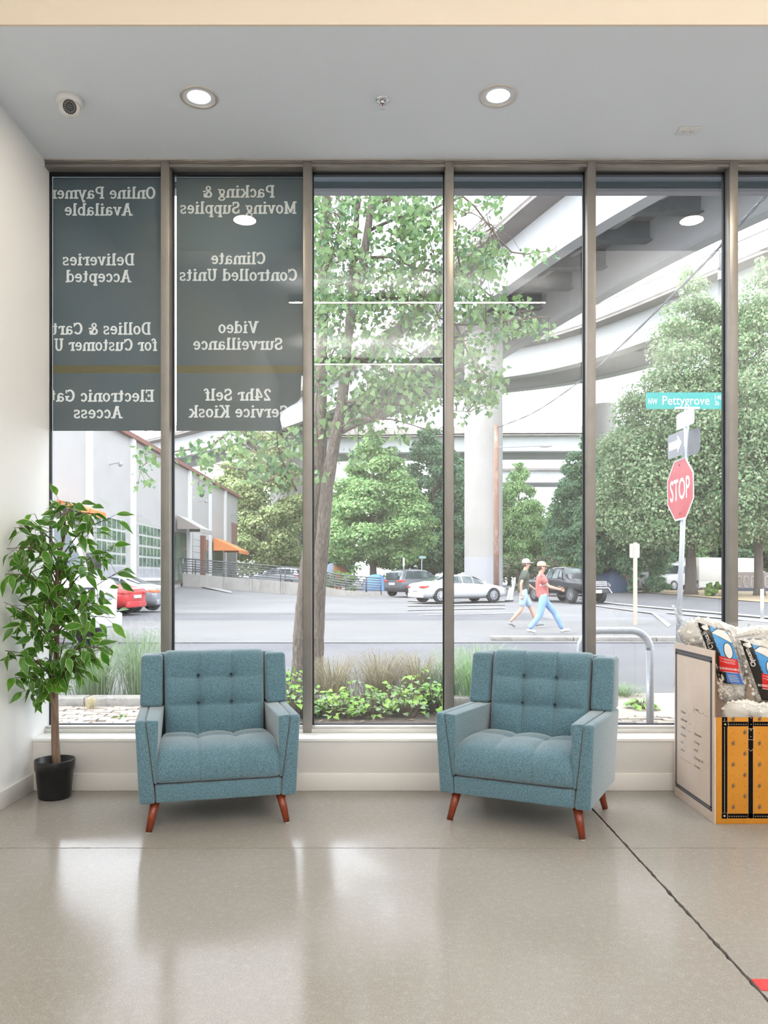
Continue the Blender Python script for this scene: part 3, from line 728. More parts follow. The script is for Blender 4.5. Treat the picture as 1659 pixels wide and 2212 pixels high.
# strap with buckle and rivets
rect(fp, zx(672), zx(770), zz(690), zz(300), y2)
def ringrect(mb, x0, x1, z0, z1, t, y):
    rect(mb, x0, x1, z1 - t, z1, y); rect(mb, x0, x1, z0, z0 + t, y); rect(mb, x0, x0 + t, z0, z1, y); rect(mb, x1 - t, x1, z0, z1, y)
ringrect(fd, zx(664), zx(782), zz(515), zz(298), .0018, y2 - .0003)
rect(fd, zx(716), zx(730), zz(345), zz(300), y2 - .0003)
for zy in (100, 218, 452): fd.poly([(zx(722) + .0022 * cos(a), y2 - .0003, zz(zy) + .0022 * sin(a)) for a in [2 * pi * k / 10 for k in range(10)]])
for s_ in (-1, 1): fd.quad((zx(720), y2 - .0003, zz(735)), (zx(720 + s_ * 44), y2 - .0003, zz(690)), (zx(720 + s_ * 44), y2 - .0003, zz(683)), (zx(720), y2 - .0003, zz(726)))
for xe in (zx(668), zx(768)): rect(fd, xe - .0004, xe + .0004, zz(2015), zz(82), y2 - .0001)
fp.build('strap_print', ink, bx, fix=False); fd.build('stitch_print', dash_m, bx, fix=False)
mo = MB(); mo2 = MB()
def motif(cx, cz, s=.0082):
    q = lambda pts, mb: mb.poly([(cx + a * s, e - .0002, cz + b * s) for a, b in pts])
    q([(cos(a) * .85 - .1, sin(a) * 1.0) for a in [2 * pi * k / 14 for k in range(14)]], mo)
    q([(-.7, -.7), (.1, -1.0), (-.4, -1.7)], mo)
    for k in range(6):
        a0, a1 = rad(110 - k * 26), rad(110 - (k + 1) * 26)
        q([(.15 + .75 * cos(a0), .75 + .65 * sin(a0)), (.15 + 1.0 * cos(a0), .75 + .9 * sin(a0)), (.15 + 1.0 * cos(a1), .75 + .9 * sin(a1)), (.15 + .75 * cos(a1), .75 + .65 * sin(a1))], mo)
    q([(.6, -.1), (1.25, -.75), (1.1, -.95), (.5, -.4)], mo); q([(1.0, -.5), (1.55, -.9), (1.0, -.95)], mo)
def cross(cx, cz, s=.0036):
    mo2.poly([(cx + s * (1 if k % 2 == 0 else .38) * cos(k * pi / 4) * 1.0, e - .0002, cz + s * (1 if k % 2 == 0 else .38) * sin(k * pi / 4)) for k in range(8)])
colw = zx(885) - zx(383); rowh = zz(578) - zz(985)
for c in range(4):
    cx = zx(383) + c * colw
    for r in range(5):
        if .06 < zz(165) + 0 - r * rowh or True:
            z_ = zz(578) + rowh - r * rowh
            if z_ < zz(130) + .02 and z_ > .05: motif(cx, ZF - .008 if r == 0 else z_)
            if zz(795) + 2 * rowh - (r + 1) * rowh > .05: cross(cx - .0005, zz(795) + rowh - r * rowh) if zz(795) + rowh - r * rowh < zz(300) else None
            zz2 = zz(370) - r * rowh; motif(zx(606) + c * colw, zz2) if zz2 > .06 else None
            z3 = zz(588) - r * rowh; cross(zx(603) + c * colw, z3) if z3 > .06 else None
mo.build('motif_print', mat('brown_grey_print', (.14, .085, .045), .7), bx, fix=False); mo2.build('star_print', mat('rust_brown_print', (.14, .03, .01), .7), bx, fix=False)
# side print on the left panel (y depth, z up), outside x = -0.0006
sp_ = MB(); sd_ = MB(); xs = -.0006
def srect(mb, y0, y1, z0, z1, x=xs): mb.quad((x, y0, z0), (x, y1, z0), (x, y1, z1), (x, y0, z1))
b0, b1 = .030, D_ - .018; bw = .022
srect(sp_, b0, b1, .050, .050 + bw); srect(sp_, b0, b1, .780, .780 + bw * 1.3); srect(sp_, b0, b0 + bw, .05, .80); srect(sp_, b1 - bw, b1, .05, .80)
for (z_,) in ((.061,), (.794,)):
    y_ = b0 + .03
    while y_ < b1 - .03: srect(sd_, y_, y_ + .006, z_ - .0009, z_ + .0009, xs - .0003); y_ += .0105
for y_ in (b0 + bw / 2, b1 - bw / 2):
    z_ = .085
    while z_ < .77: srect(sd_, y_ - .0009, y_ + .0009, z_, z_ + .006, xs - .0003); z_ += .0105
for y_ in (b0 + bw / 2, b1 - bw / 2):
    for z_ in (.061, .794): srect(sd_, y_ - .003, y_ + .003, z_ - .004, z_ + .004, xs - .0003)
sp_.build('border_print', ink_grey, bx, fix=False); sd_.build('stitch_print', dash_m, bx, fix=False)
UY = Vector((0, -1, 0)); UZ = Vector((0, 0, 1)); ck = MB()
# checklist: depth positions measured from the panel's rear edge towards the front
def chk(yb, z_, txt, line=0):
    for (a0, a1, c0, c1) in ((0, .012, 0, .0016), (.0105, .012, 0, .012)): srect(ck, D_ - yb - a1, D_ - yb - a0, z_ + c0, z_ + c1)
    if txt: place_text(txt, (xs, D_ - yb - .020, z_), UY, UZ, height=.0145, m=ink_soft, name='checklist_lettering', parent=bx)
    if line: srect(ck, D_ - yb - line[1], D_ - yb - line[0], z_ - .001, z_ + .0006)
for i, (t_, ln_) in enumerate((('Master', 0), ('Bedroom', (.115, .155)), ('Season', (.105, .155)), ('Formal', 0), ('His', 0), ('Hers', 0), ('', (.02, .155)))):
    chk(.088, .470 - i * .041, t_, ln_)
for i, t_ in enumerate(('Basement', 'Garage', 'Attic', 'Storage Unit', 'Donate')): chk(.270, .385 - i * .041, t_)
place_text(')', (xs, D_ - .272, .505), UY, UZ, height=.026, m=ink_soft, name='checklist_lettering', parent=bx)
place_text('WARD', (xs, D_ - .292, .512), UY, UZ, height=.011, m=ink_soft, name='checklist_lettering', parent=bx)
place_text('#', (xs, D_ - .392, .510), UY, UZ, height=.012, m=ink_soft, name='checklist_lettering', parent=bx)
srect(ck, D_ - .385, D_ - .335, .508, .5096); srect(ck, D_ - .455, D_ - .410, .506, .5076)
ck.build('checklist_marks', ink_soft, bx, fix=False)

# ---- bags
film_c = glass_mat('clear_plastic_bag', (1, 1, 1), .8, 1.45, .12, haze=.08)
film_h = glass_mat('cloudy_plastic_bag', (1, 1, 1), .8, 1.45, .2, haze=.28)
foam = mat('white_foam_peanut', (.88, .86, .81), .8, noise=[(40, (.80, .77, .71), .4, .7)], transl=0)
foam2 = mat('white_loose_fill', (.88, .85, .8), .8, island=[(.92, .90, .86), (.83, .79, .72), (.90, .87, .82)])
def peanut(mb, c, s=.013):
    ax = Vector((R.gauss(0, 1), R.gauss(0, 1), R.gauss(0, 1))).normalized(); q = ax.to_track_quat('Z', 'Y').to_matrix()
    mb.lathe([(.0001, -1.25 * s), (.62 * s, -1.15 * s), (.85 * s, -.6 * s), (.72 * s, 0), (.85 * s, .6 * s), (.62 * s, 1.15 * s), (.0001, 1.25 * s)], tuple(c), 8, M=q)
def bag(label, outline, ydep, fm, half=.045, n=260, film=True, wob=.006):
    """pillow bag: outline is a list of (x, z) world points, front plane at depth ydep(x,z)"""
    b = thing('peanut_bag', label, 'bag', (0, 0, 0))
    cx = sum(p[0] for p in outline) / len(outline); cz = sum(p[1] for p in outline) / len(outline)
    ring = []
    for i in range(len(outline)):
        a, c = outline[i], outline[(i + 1) % len(outline)]
        for k in range(6): ring.append((lerp(a[0], c[0], k / 6), lerp(a[1], c[1], k / 6)))
    rings = [1, .97, .88, .74, .56, .36, .16]
    def th(r): return half * math.sqrt(max(0, 1 - r ** 2.6))
    mb = MB(); nr = len(ring)
    wb = {}
    for side in (-1, 1):
        base = len(mb.v)
        for r in rings:
            for i, (x, z) in enumerate(ring):
                xx, z2 = lerp(cx, x, r), lerp(cz, z, r)
                wv = wob * (sin(xx * 90 + z2 * 40) * .5 + sin(z2 * 120 - xx * 50 + side) * .5) * min(1, th(r) / .02)
                mb.v.append((xx, ydep(xx, z2) + side * th(r) + wv, z2))
        for k in range(len(rings) - 1):
            for i in range(nr): mb.face((base + k * nr + i, base + k * nr + (i + 1) % nr, base + (k + 1) * nr + (i + 1) % nr, base + (k + 1) * nr + i))
        mb.face([base + (len(rings) - 1) * nr + i for i in range(nr)])
    if film: mb.build('bag_film', fm, b, smooth=True)
    pm = MB(); cnt = 0; tries = 0
    while cnt < n and tries < n * 30:
        tries += 1; k = R.randrange(nr); r = math.sqrt(R.random()) * .93; x, z = ring[k]; f = R.random()
        x2, z2 = ring[(k + 1) % nr]; x, z = lerp(x, x2, f), lerp(z, z2, f)
        xx, zz_ = lerp(cx, x, r), lerp(cz, z, r); h = th(r) - .016
        if h < .004: continue
        peanut(pm, (xx, ydep(xx, zz_) - h + R.uniform(.002, .014), zz_), R.uniform(.0105, .014)); cnt += 1
    pm.build('peanuts', foam2, b, smooth=True, fix=False, kind='stuff')
    core = MB()
    core_r = [.93, .8, .6, .35, .1]
    for r in core_r:
        for (x, z) in ring:
            xx, zz_ = lerp(cx, x, r), lerp(cz, z, r); core.v.append((xx, ydep(xx, zz_) - max(0, th(r) - .02), zz_))
    for k in range(len(core_r) - 1):
        for i in range(nr): core.face((k * nr + i, k * nr + (i + 1) % nr, (k + 1) * nr + (i + 1) % nr, (k + 1) * nr + i))
    core.face([(len(core_r) - 1) * nr + i for i in range(nr)])
    core.build('inner_fill', foam, b, smooth=True, fix=False, kind='stuff')
    b['half'] = half
    def front(px, py, lift=.003, Yg=4.0):
        Y = Yg
        for _ in range(12):
            v = P(px, py, Y)
            # radial coordinate by nearest ring direction
            best = 1; dx, dz = v.x - cx, v.z - cz; a = math.atan2(dz, dx); rr = math.hypot(dx, dz); R_ = None
            for i in range(nr):
                x0, z0 = ring[i]; x1, z1 = ring[(i + 1) % nr]
                a0 = math.atan2(z0 - cz, x0 - cx); a1 = math.atan2(z1 - cz, x1 - cx); da = (a1 - a0 + pi) % (2 * pi) - pi; db = (a - a0 + pi) % (2 * pi) - pi
                if da != 0 and 0 <= db / da <= 1: R_ = lerp(math.hypot(x0 - cx, z0 - cz), math.hypot(x1 - cx, z1 - cz), db / da); break
            r = min(1, rr / R_) if R_ else .5
            Y = ydep(v.x, v.z) - th(r) - lift
        return P(px, py, Y)
    return b, front
def pxpoly(pts, Y): return [(P(a, b, Y).x, P(a, b, Y).z) for a, b in pts]
# large cloudy bag at the rear left, its gathered neck standing up
bA, fA = bag('large cloudy bag of foam peanuts with a gathered neck, behind the box rim', pxpoly([(1487, 1450), (1484, 1396), (1468, 1386), (1460, 1366), (1472, 1350), (1500, 1332), (1540, 1340), (1572, 1352), (1600, 1360), (1640, 1352), (1690, 1356), (1700, 1440), (1600, 1470)], 4.27),
             lambda x, z: 4.27, film_h, .085, 1500, wob=.012)
nk = MB()
for i in range(9):
    a = i / 8; pts = [P(1463 + 24 * a, 1352 - 8 * sin(pi * a), 4.22), P(1457 + 18 * a, 1330, 4.21 + .02 * (i % 2)), P(1450 + 22 * a + 4 * sin(i * 2), 1306 + 8 * a, 4.2 + .025 * (i % 2))]
    if i:
        for k in range(2): nk.quad(prev[k], pts[k], pts[k + 1], prev[k + 1])
    prev = pts
nk.build('bag_neck', film_h, bA, smooth=True)
# flap of clear plastic standing up behind with a punched hole
fl_ = MB(); rows_ = []
for j in range(7):
    rows_.append([P(1561 + 130 * i / 10, 1343 + 62 * j / 6 + 2 * sin(i), 4.33 + .012 * sin(i * .9 + j * .5)) for i in range(11)])
for j in range(6):
    for i in range(10): fl_.quad(rows_[j][i], rows_[j][i + 1], rows_[j + 1][i + 1], rows_[j + 1][i])
fl_.build('clear_flap', film_c, bA, smooth=True)
hc = P(1618, 1351, 4.315); hr = MB(); hr.tube([hc + Vector((.006 * cos(2 * pi * k / 14), 0, .006 * sin(2 * pi * k / 14))) for k in range(15)], .0011, 5); hr.build('punched_hole', mat('grey_ring', (.12, .12, .13), .5), bA)

lab_black = mat('label_black', (.014, .011, .009), .22, noise=[(20, (.03, .02, .012), .5, .8)])
lab_blue = mat('label_blue', (.05, .27, .60), .25, noise=[(8, (.09, .33, .66), .4, .7)])
lab_deep = mat('label_deep_blue', (.04, .14, .42), .25); lab_red = mat('label_red', (.60, .012, .012), .25); lab_white = mat('label_white', (.72, .70, .67), .4)
def patch(front, quadpts, m, name, parent, lift, nu=10, nv=10, **kw):
    """label area given by 4 corner pixels, laid over the bag's front"""
    a, b, c, d = [Vector((*p, 0)) for p in quadpts]; mb = MB(); g = []
    for j in range(nv + 1):
        for i in range(nu + 1):
            u, v = i / nu, j / nv; q = a.lerp(b, u).lerp(d.lerp(c, u), v); mb.v.append(tuple(front(q.x, q.y, lift)))
    for j in range(nv):
        for i in range(nu): mb.face((j * (nu + 1) + i, j * (nu + 1) + i + 1, (j + 1) * (nu + 1) + i + 1, (j + 1) * (nu + 1) + i))
    return mb.build(name, m, parent, smooth=True, fix=False, **kw)
def patch_poly(front, pts, m, name, parent, lift):
    mb = MB(); c = (sum(p[0] for p in pts) / len(pts), sum(p[1] for p in pts) / len(pts))
    n = len(pts); K = 3; mb.v.append(tuple(front(*c, lift)))
    for k in range(1, K + 1):
        for p in pts: mb.v.append(tuple(front(lerp(c[0], p[0], k / K), lerp(c[1], p[1], k / K), lift)))
    for i in range(n):
        mb.face((0, 1 + i, 1 + (i + 1) % n))
        for k in range(K - 1): mb.face((1 + k * n + i, 1 + (k + 1) * n + i, 1 + (k + 1) * n + (i + 1) % n, 1 + k * n + (i + 1) % n))
    return mb.build(name, m, parent, smooth=True, fix=False)
def label_text(front, txt, a, u, v, wd, ht, m, name, parent, lift, offset=0):
    """text laid on the bag: a = start pixel, u = reading direction, v = up direction (pixel space)"""
    me = text_mesh(txt, 1.0, offset); co = np.empty(len(me.vertices) * 3); me.vertices.foreach_get('co', co); co = co.reshape(-1, 3)
    x0, x1 = co[:, 0].min(), co[:, 0].max(); new = []
    for x, y, _ in co:
        s, t = (x - x0) / (x1 - x0) * wd, y / text_cap * ht; new.append(front(a[0] + u[0] * s + v[0] * t, a[1] + u[1] * s + v[1] * t, lift))
    me.vertices.foreach_set('co', np.array([tuple(p) for p in new]).ravel()); me.materials.clear(); me.materials.append(m); me.update()
    return link(name, me, parent)
def printed_bag(label, off, outline, Yp, half, n, shear=0):
    ox, oy = off
    b, fr_ = bag(label, pxpoly(outline, Yp), lambda x, z: Yp, film_c, half, n)
    q = lambda *pts: [(x + ox, y + oy) for x, y in pts]
    L1, L2, L3, L4 = .012, .0134, .0148, .0162
    patch(fr_, q((1506, 1344), (1533, 1353), (1580, 1478), (1553, 1474)), lab_black, 'label_black_band', b, L1)
    patch(fr_, q((1532, 1353), (1572, 1366), (1597, 1432), (1556, 1420)), lab_blue, 'label_blue_field', b, L1)
    patch(fr_, q((1553, 1416), (1593, 1425), (1598, 1454), (1555, 1450)), lab_red, 'label_red_band', b, L2)
    patch(fr_, q((1567, 1451), (1597, 1454), (1607, 1480), (1571, 1474)), lab_deep, 'label_deep_blue_field', b, L2)
    # pale foam shapes outlined in dark ink
    shp = q((1537, 1367), (1549, 1359), (1564, 1362), (1573, 1372), (1582, 1390), (1570, 1384), (1556, 1376))
    big = [(lerp(sum(p[0] for p in shp) / 7, p[0], 1.06), lerp(sum(p[1] for p in shp) / 7, p[1], 1.10)) for p in shp]
    patch_poly(fr_, big, ink, 'label_outline', b, L2); patch_poly(fr_, shp, lab_white, 'label_foam_shape', b, L3)
    el = lambda cx, cy, rx, ry, t: [(cx + rx * cos(a) * cos(t) - ry * sin(a) * sin(t), cy + rx * cos(a) * sin(t) + ry * sin(a) * cos(t)) for a in [2 * pi * k / 16 for k in range(16)]]
    c = q((1573, 1406))[0]
    patch_poly(fr_, el(*c, 9.6, 18.5, -.28), ink, 'label_outline', b, L2 + .0004); patch_poly(fr_, el(*c, 8.4, 17, -.28), lab_white, 'label_foam_shape', b, L3 + .0002)
    # white emblem and vertical brand lettering reading upwards
    c = q((1523, 1356))[0]
    patch_poly(fr_, el(*c, 7.4, 5, .35), lab_white, 'label_emblem', b, L2)
    patch_poly(fr_, q((1518, 1351), (1512, 1352), (1513, 1357), (1518, 1358)), lab_white, 'label_emblem', b, L2)
    patch_poly(fr_, q((1525, 1352), (1524, 1348), (1529, 1351), (1528, 1354)), lab_white, 'label_emblem', b, L2)
    patch_poly(fr_, q((1528, 1357), (1532, 1359), (1527, 1361)), lab_white, 'label_emblem', b, L2)
    label_text(fr_, 'Clyncam', (1541 + ox, 1400 + oy), (-.40, -.917), (-.94, .34), 41, 9.5, lab_white, 'label_lettering', b, L2, .03)
    label_text(fr_, 'BIODEGRADABLE', (1545 + ox, 1444 + oy), (.985, .11), (.05, -1), 52, 4.6, lab_white, 'label_lettering', b, L3, .015)
    for k in range(5): patch(fr_, q((1571 + k * 1.4, 1457 + k * 3.4), (1592 + k * 1.4, 1459.5 + k * 3.4), (1592 + k * 1.4, 1460.3 + k * 3.4), (1571 + k * 1.4, 1457.8 + k * 3.4)), lab_white, 'label_small_print', b, L3, 4, 1)
    for k in range(4): patch(fr_, q((1556 + (k % 2) * 8, 1421.5 + k * 3), (1588, 1426.5 + k * 3), (1588, 1427.1 + k * 3), (1556 + (k % 2) * 8, 1422.1 + k * 3)), lab_white, 'label_small_print', b, L3, 4, 1)
    patch(fr_, q((1554, 1449), (1593, 1454), (1593, 1455), (1554, 1450)), lab_white, 'label_small_print', b, L3, 4, 1)
    return b
printed_bag('clear bag of foam peanuts with blue and red printed label, against the box side panel', (0, 0), [(1503, 1342), (1540, 1352), (1578, 1362), (1592, 1400), (1603, 1450), (1612, 1490), (1608, 1518), (1570, 1522), (1557, 1512), (1553, 1460), (1528, 1405)], 4.02, .045, 620)
printed_bag('clear bag of foam peanuts with printed label, nearest the right edge', (92, 38), [(1594, 1379), (1622, 1378), (1650, 1378), (1690, 1390), (1700, 1450), (1705, 1510), (1665, 1524), (1632, 1516), (1622, 1480), (1606, 1430)], 3.98, .045, 520)
bag('clear bag of loose white peanuts lying low behind the box front', pxpoly([(1556, 1532), (1570, 1517), (1600, 1513), (1640, 1520), (1690, 1516), (1740, 1530), (1740, 1600), (1560, 1600)], 3.965), lambda x, z: 3.965, film_h, .06, 500, wob=.01)
# ================================================================== STREET OUTSIDE: GROUND
GZ = -.15
def zg(X, Y): return GZ + .25 * ss(36, 60, Y) + .7 * ss(4, 14, -X) * ss(38, 56, Y)
asphalt = mat('worn_asphalt', (.150, .150, .156), .9, noise=[(60, (.12, .12, .127), .45, .7), (.35, (.172, .170, .172), .4, .65)], bump=(120, .3, .01))
asph_dk = mat('street_asphalt', (.092, .092, .10), .9, noise=[(50, (.07, .07, .078), .45, .7), (.5, (.108, .107, .114), .4, .65)], bump=(120, .3, .01))
conc_lt = mat('pale_concrete_apron', (.125, .124, .1235), .85, noise=[(40, (.11, .109, .108), .45, .7), (.6, (.136, .135, .134), .4, .7)])
conc_k = mat('weathered_kerb', (.20, .19, .175), .9, noise=[(25, (.12, .115, .105), .45, .7), (6, (.24, .23, .21), .4, .7)], bump=(60, .4, .01))
soil = mat('dark_soil', (.075, .058, .045), .95, noise=[(30, (.045, .034, .026), .4, .65), (90, (.15, .11, .08), .6, .8)], bump=(50, .8, .02))
drygr = mat('dry_grass_ground', (.33, .25, .15), .95, noise=[(18, (.26, .21, .10), .4, .65), (3, (.36, .28, .19), .4, .7)], bump=(80, .6, .02))
grav = mat('sandy_gravel', (.30, .265, .22), .95, noise=[(70, (.22, .19, .155), .45, .7), (9, (.33, .29, .25), .4, .65)], bump=(90, .6, .012))
line_m = mat('road_paint', (.30, .30, .295), .7, noise=[(12, (.24, .24, .24), .5, .8)])
def sheet(name, x0, x1, y0, y1, lift, m, nx=1, ny=1, fn=zg):
    mb = MB()
    for j in range(ny + 1):
        for i in range(nx + 1):
            X, Y = lerp(x0, x1, i / nx), lerp(y0, y1, j / ny); mb.v.append((X, Y, fn(X, Y) + lift))
    for j in range(ny):
        for i in range(nx): mb.face((j * (nx + 1) + i, j * (nx + 1) + i + 1, (j + 1) * (nx + 1) + i + 1, (j + 1) * (nx + 1) + i))
    o = mb.build(name, m, fix=False); o['kind'] = 'structure'; return o
sheet('parking_lot_ground', -120, 140, YF + .0, 260, -.02, asphalt, 80, 80)
def patch_g(name, pts, lift, m):
    o = MB().poly([(x, y, GZ + lift) for x, y in pts]).build(name, m, fix=False); o['kind'] = 'structure'; return o
patch_g('street_ground', [(-14, 9.0), (18, 9.0), (18, 16.3), (-14, 16.3)], .0, asph_dk)
patch_g('gutter_ground', [(-14, 9.0), (18, 9.0), (18, 12.0), (-14, 12.0)], .004, mat('gutter_asphalt', (.112, .111, .113), .9, noise=[(60, (.085, .085, .088), .45, .7)]))
patch_g('apron_ground', [(-14, 16.3), (30, 16.3), (30, 24.6), (-14, 24.6)], .012, conc_lt)
patch_g('lot_edge_ground', [(-14, 24.6), (5.5, 24.6), (5.5, 30), (-14, 30)], .008, asph_dk)
patch_g('planting_ground', [(-3.9, 7.0), (1.25, 7.0), (1.25, 9.0), (-3.9, 9.0)], .015, soil)
patch_g('gravel_ground', [(1.25, 6.2), (6, 6.2), (6, 9.2), (1.25, 9.2)], .012, grav)
# far road crossing on the right with a dry verge beyond it
def quadg(name, px, m, lift):
    pts = []
    for a, b in px:
        Y = 2322 / (b - 1247); v = P(a, b, Y); pts.append((v.x, v.y, zg(v.x, v.y) + lift))
    bm = bmesh.new(); bm.faces.new([bm.verts.new(p) for p in pts]); bmesh.ops.triangulate(bm, faces=bm.faces)
    for _ in range(4): bmesh.ops.subdivide_edges(bm, edges=[e for e in bm.edges if e.calc_length() > 1.5], cuts=1, use_grid_fill=True); bmesh.ops.triangulate(bm, faces=bm.faces)
    for v in bm.verts: v.co.z = zg(v.co.x, v.co.y) + lift
    bmesh.ops.recalc_face_normals(bm, faces=bm.faces); me = bpy.data.meshes.new(name); bm.to_mesh(me); bm.free(); me.materials.append(m)
    o = link(name, me); o['kind'] = 'structure'; return o
quadg('road_ground', [(1250, 1298), (1255, 1284), (1700, 1306), (1900, 1316), (1900, 1352), (1700, 1338), (1290, 1302)], asph_dk, .012)
quadg('verge_ground', [(1286, 1281), (1286, 1276), (1900, 1276), (1900, 1316), (1700, 1306), (1400, 1288)], drygr, .02)
for k, pp in enumerate(([(1285, 1300), (1285, 1302.2), (1700, 1340), (1700, 1336)], [(1285, 1308), (1285, 1309.5), (1408, 1326), (1412, 1324)], [(1408, 1326), (1412, 1324), (1450, 1352), (1442, 1356)], [(1440, 1323), (1440, 1325), (1700, 1350), (1700, 1347)])):
    quadg('road_line', pp, line_m, .022)
for (a, b, c, d) in ((372, 1288, 500, 1294), (372, 1272, 640, 1283), (590, 1283, 612, 1277), (880, 1300, 962, 1303), (880, 1309, 1090, 1307), (880, 1318, 1090, 1314), (905, 1330, 1120, 1325), (690, 1286, 750, 1288), (990, 1303, 1105, 1300)):
    quadg('stall_line', [(a, b - .7), (a, b + .7), (c, d + .7), (c, d - .7)], line_m, .02)
# kerbs
def kerb(name, lab, a, b, wd, h, z0=GZ):
    t = thing(name, lab, 'kerb', (0, 0, 0)); a = Vector((*a, z0)); b = Vector((*b, z0)); n = max(1, round((b - a).length / 1.5))
    for i in range(n):
        p, q = a.lerp(b, i / n), a.lerp(b, (i + .992) / n)
        MB().beam(p + Vector((0, 0, h / 2)), q + Vector((0, 0, h / 2)), wd, h).build('kerb_stone', conc_k, t, bevel=.015)
kerb('planter_kerb', 'weathered concrete kerb of the planting bed behind the potted tree', (-4.4, 8.2), (1.2, 8.2), .22, .125)
kerb('street_kerb', 'low concrete kerb edge across the street beyond the right armchair', (2.35, 16.9), (7.5, 16.7), .3, .10)
# brick paving by the window
brick_m = [mat('paver_grey', (.27, .235, .205), .9, noise=[(30, (.20, .175, .15), .4, .7)], bump=(90, .4, .006)), mat('paver_buff', (.31, .265, .215), .9, noise=[(30, (.24, .2, .165), .4, .7)], bump=(90, .4, .006))]
bmesh_ = []
for k in range(6):
    mb = MB(); j = lambda: R.uniform(-.005, .005)
    mb.hull8([(-.097 + j(), -.047 + j(), 0), (.097 + j(), -.047 + j(), 0), (.097 + j(), .047 + j(), 0), (-.097 + j(), .047 + j(), 0)], [(-.092 + j(), -.043 + j(), .03 + j()), (.092 + j(), -.043 + j(), .03 + j()), (.092 + j(), .043 + j(), .03), (-.092 + j(), .043 + j(), .03)])
    bmesh_.append(mb.mesh('brick', brick_m[k % 2]))
for lab, x0, x1, y0, y1 in (('uneven brick paving between window and planter kerb, left side', -3.9, -2.15, 7.0, 8.08), ('sandy brick paving around the bike rack foot, right side', 1.3, 3.1, 6.35, 7.5)):
    pv = struct('paving_ground', lab); r = 0; y = y0
    MB().box(x0 - .05, x1 + .05, y0 - .05, y1 + .02, GZ, GZ + .012).build('paving_bed', soil, pv)
    while y < y1 - .05:
        x = x0 + (.1 if r % 2 else 0)
        while x < x1:
            if R.random() > .04:
                o = link('brick', bmesh_[R.randrange(6)], pv); o.location = (x + .1, y + .05, GZ + .006 + R.uniform(0, .012)); o.rotation_euler = (R.gauss(0, .02), R.gauss(0, .02), R.gauss(0, .03) + (pi if R.random() < .5 else 0))
            x += .2
        y += .1; r += 1
# exterior canopy beam seen through the tops of the panes
cn = struct('canopy_beam', 'grey steel canopy beam outside above the window heads')
blue_st = mat('bluish_grey_steel', (.22, .26, .30), .5)
MB().box(-2.6, 7, 4.86, 5.50, 3.915, 4.02).build('soffit_plate', blue_st, cn)
MB().box(-2.6, 7, 5.47, 5.50, 3.885, 3.915).build('shadow_gap', mat('dark_teal_steel', (.02, .045, .055), .5), cn)
MB().box(-2.6, 7, 5.50, 5.56, 3.862, 4.1).build('fascia', mat('pale_grey_fascia', (.30, .30, .32), .5), cn)

# ================================================================== OVERPASSES
br_wh = mat('pale_bridge_paint', (.42, .435, .43), .6, noise=[(.25, (.385, .40, .395), .4, .7), (1.5, (.445, .46, .455), .5, .8)], stretch=(1, 1, .3))
br_un = mat('bridge_underside_grey', (.22, .20, .185), .8, noise=[(.8, (.18, .165, .155), .4, .7)])
br_beam = mat('dark_steel_crossbeam', (.10, .107, .105), .7, noise=[(2, (.07, .077, .077), .4, .7)])
br_par = mat('stained_concrete_parapet', (.33, .31, .28), .85, noise=[(2.2, (.23, .215, .19), .45, .75), (12, (.36, .34, .31), .45, .7)], stretch=(1, 1, .4))
def offs(path, o):
    out = []
    for i, p in enumerate(path):
        d = path[min(i + 1, len(path) - 1)] - path[max(i - 1, 0)]; d.z = 0; d.normalize(); out.append(p + Vector((d.y, -d.x, 0)) * o)
    return out
def sweep(mb, path, o0, o1, z0, z1, a=0, b=None):
    A_ = offs(path, o0); B_2 = offs(path, o1); b = len(path) - 1 if b is None else b
    base = len(mb.v)
    for i in range(a, b + 1):
        for (p, z) in ((A_[i], z0), (B_2[i], z0), (B_2[i], z1), (A_[i], z1)): mb.v.append((p.x, p.y, p.z + z))
    n = b - a
    for i in range(n):
        for k in range(4): mb.face((base + i * 4 + k, base + i * 4 + (k + 1) % 4, base + i * 4 + 4 + (k + 1) % 4, base + i * 4 + 4 + k))
    mb.face((base + 3, base + 2, base + 1, base)); e_ = base + n * 4; mb.face((e_, e_ + 1, e_ + 2, e_ + 3))
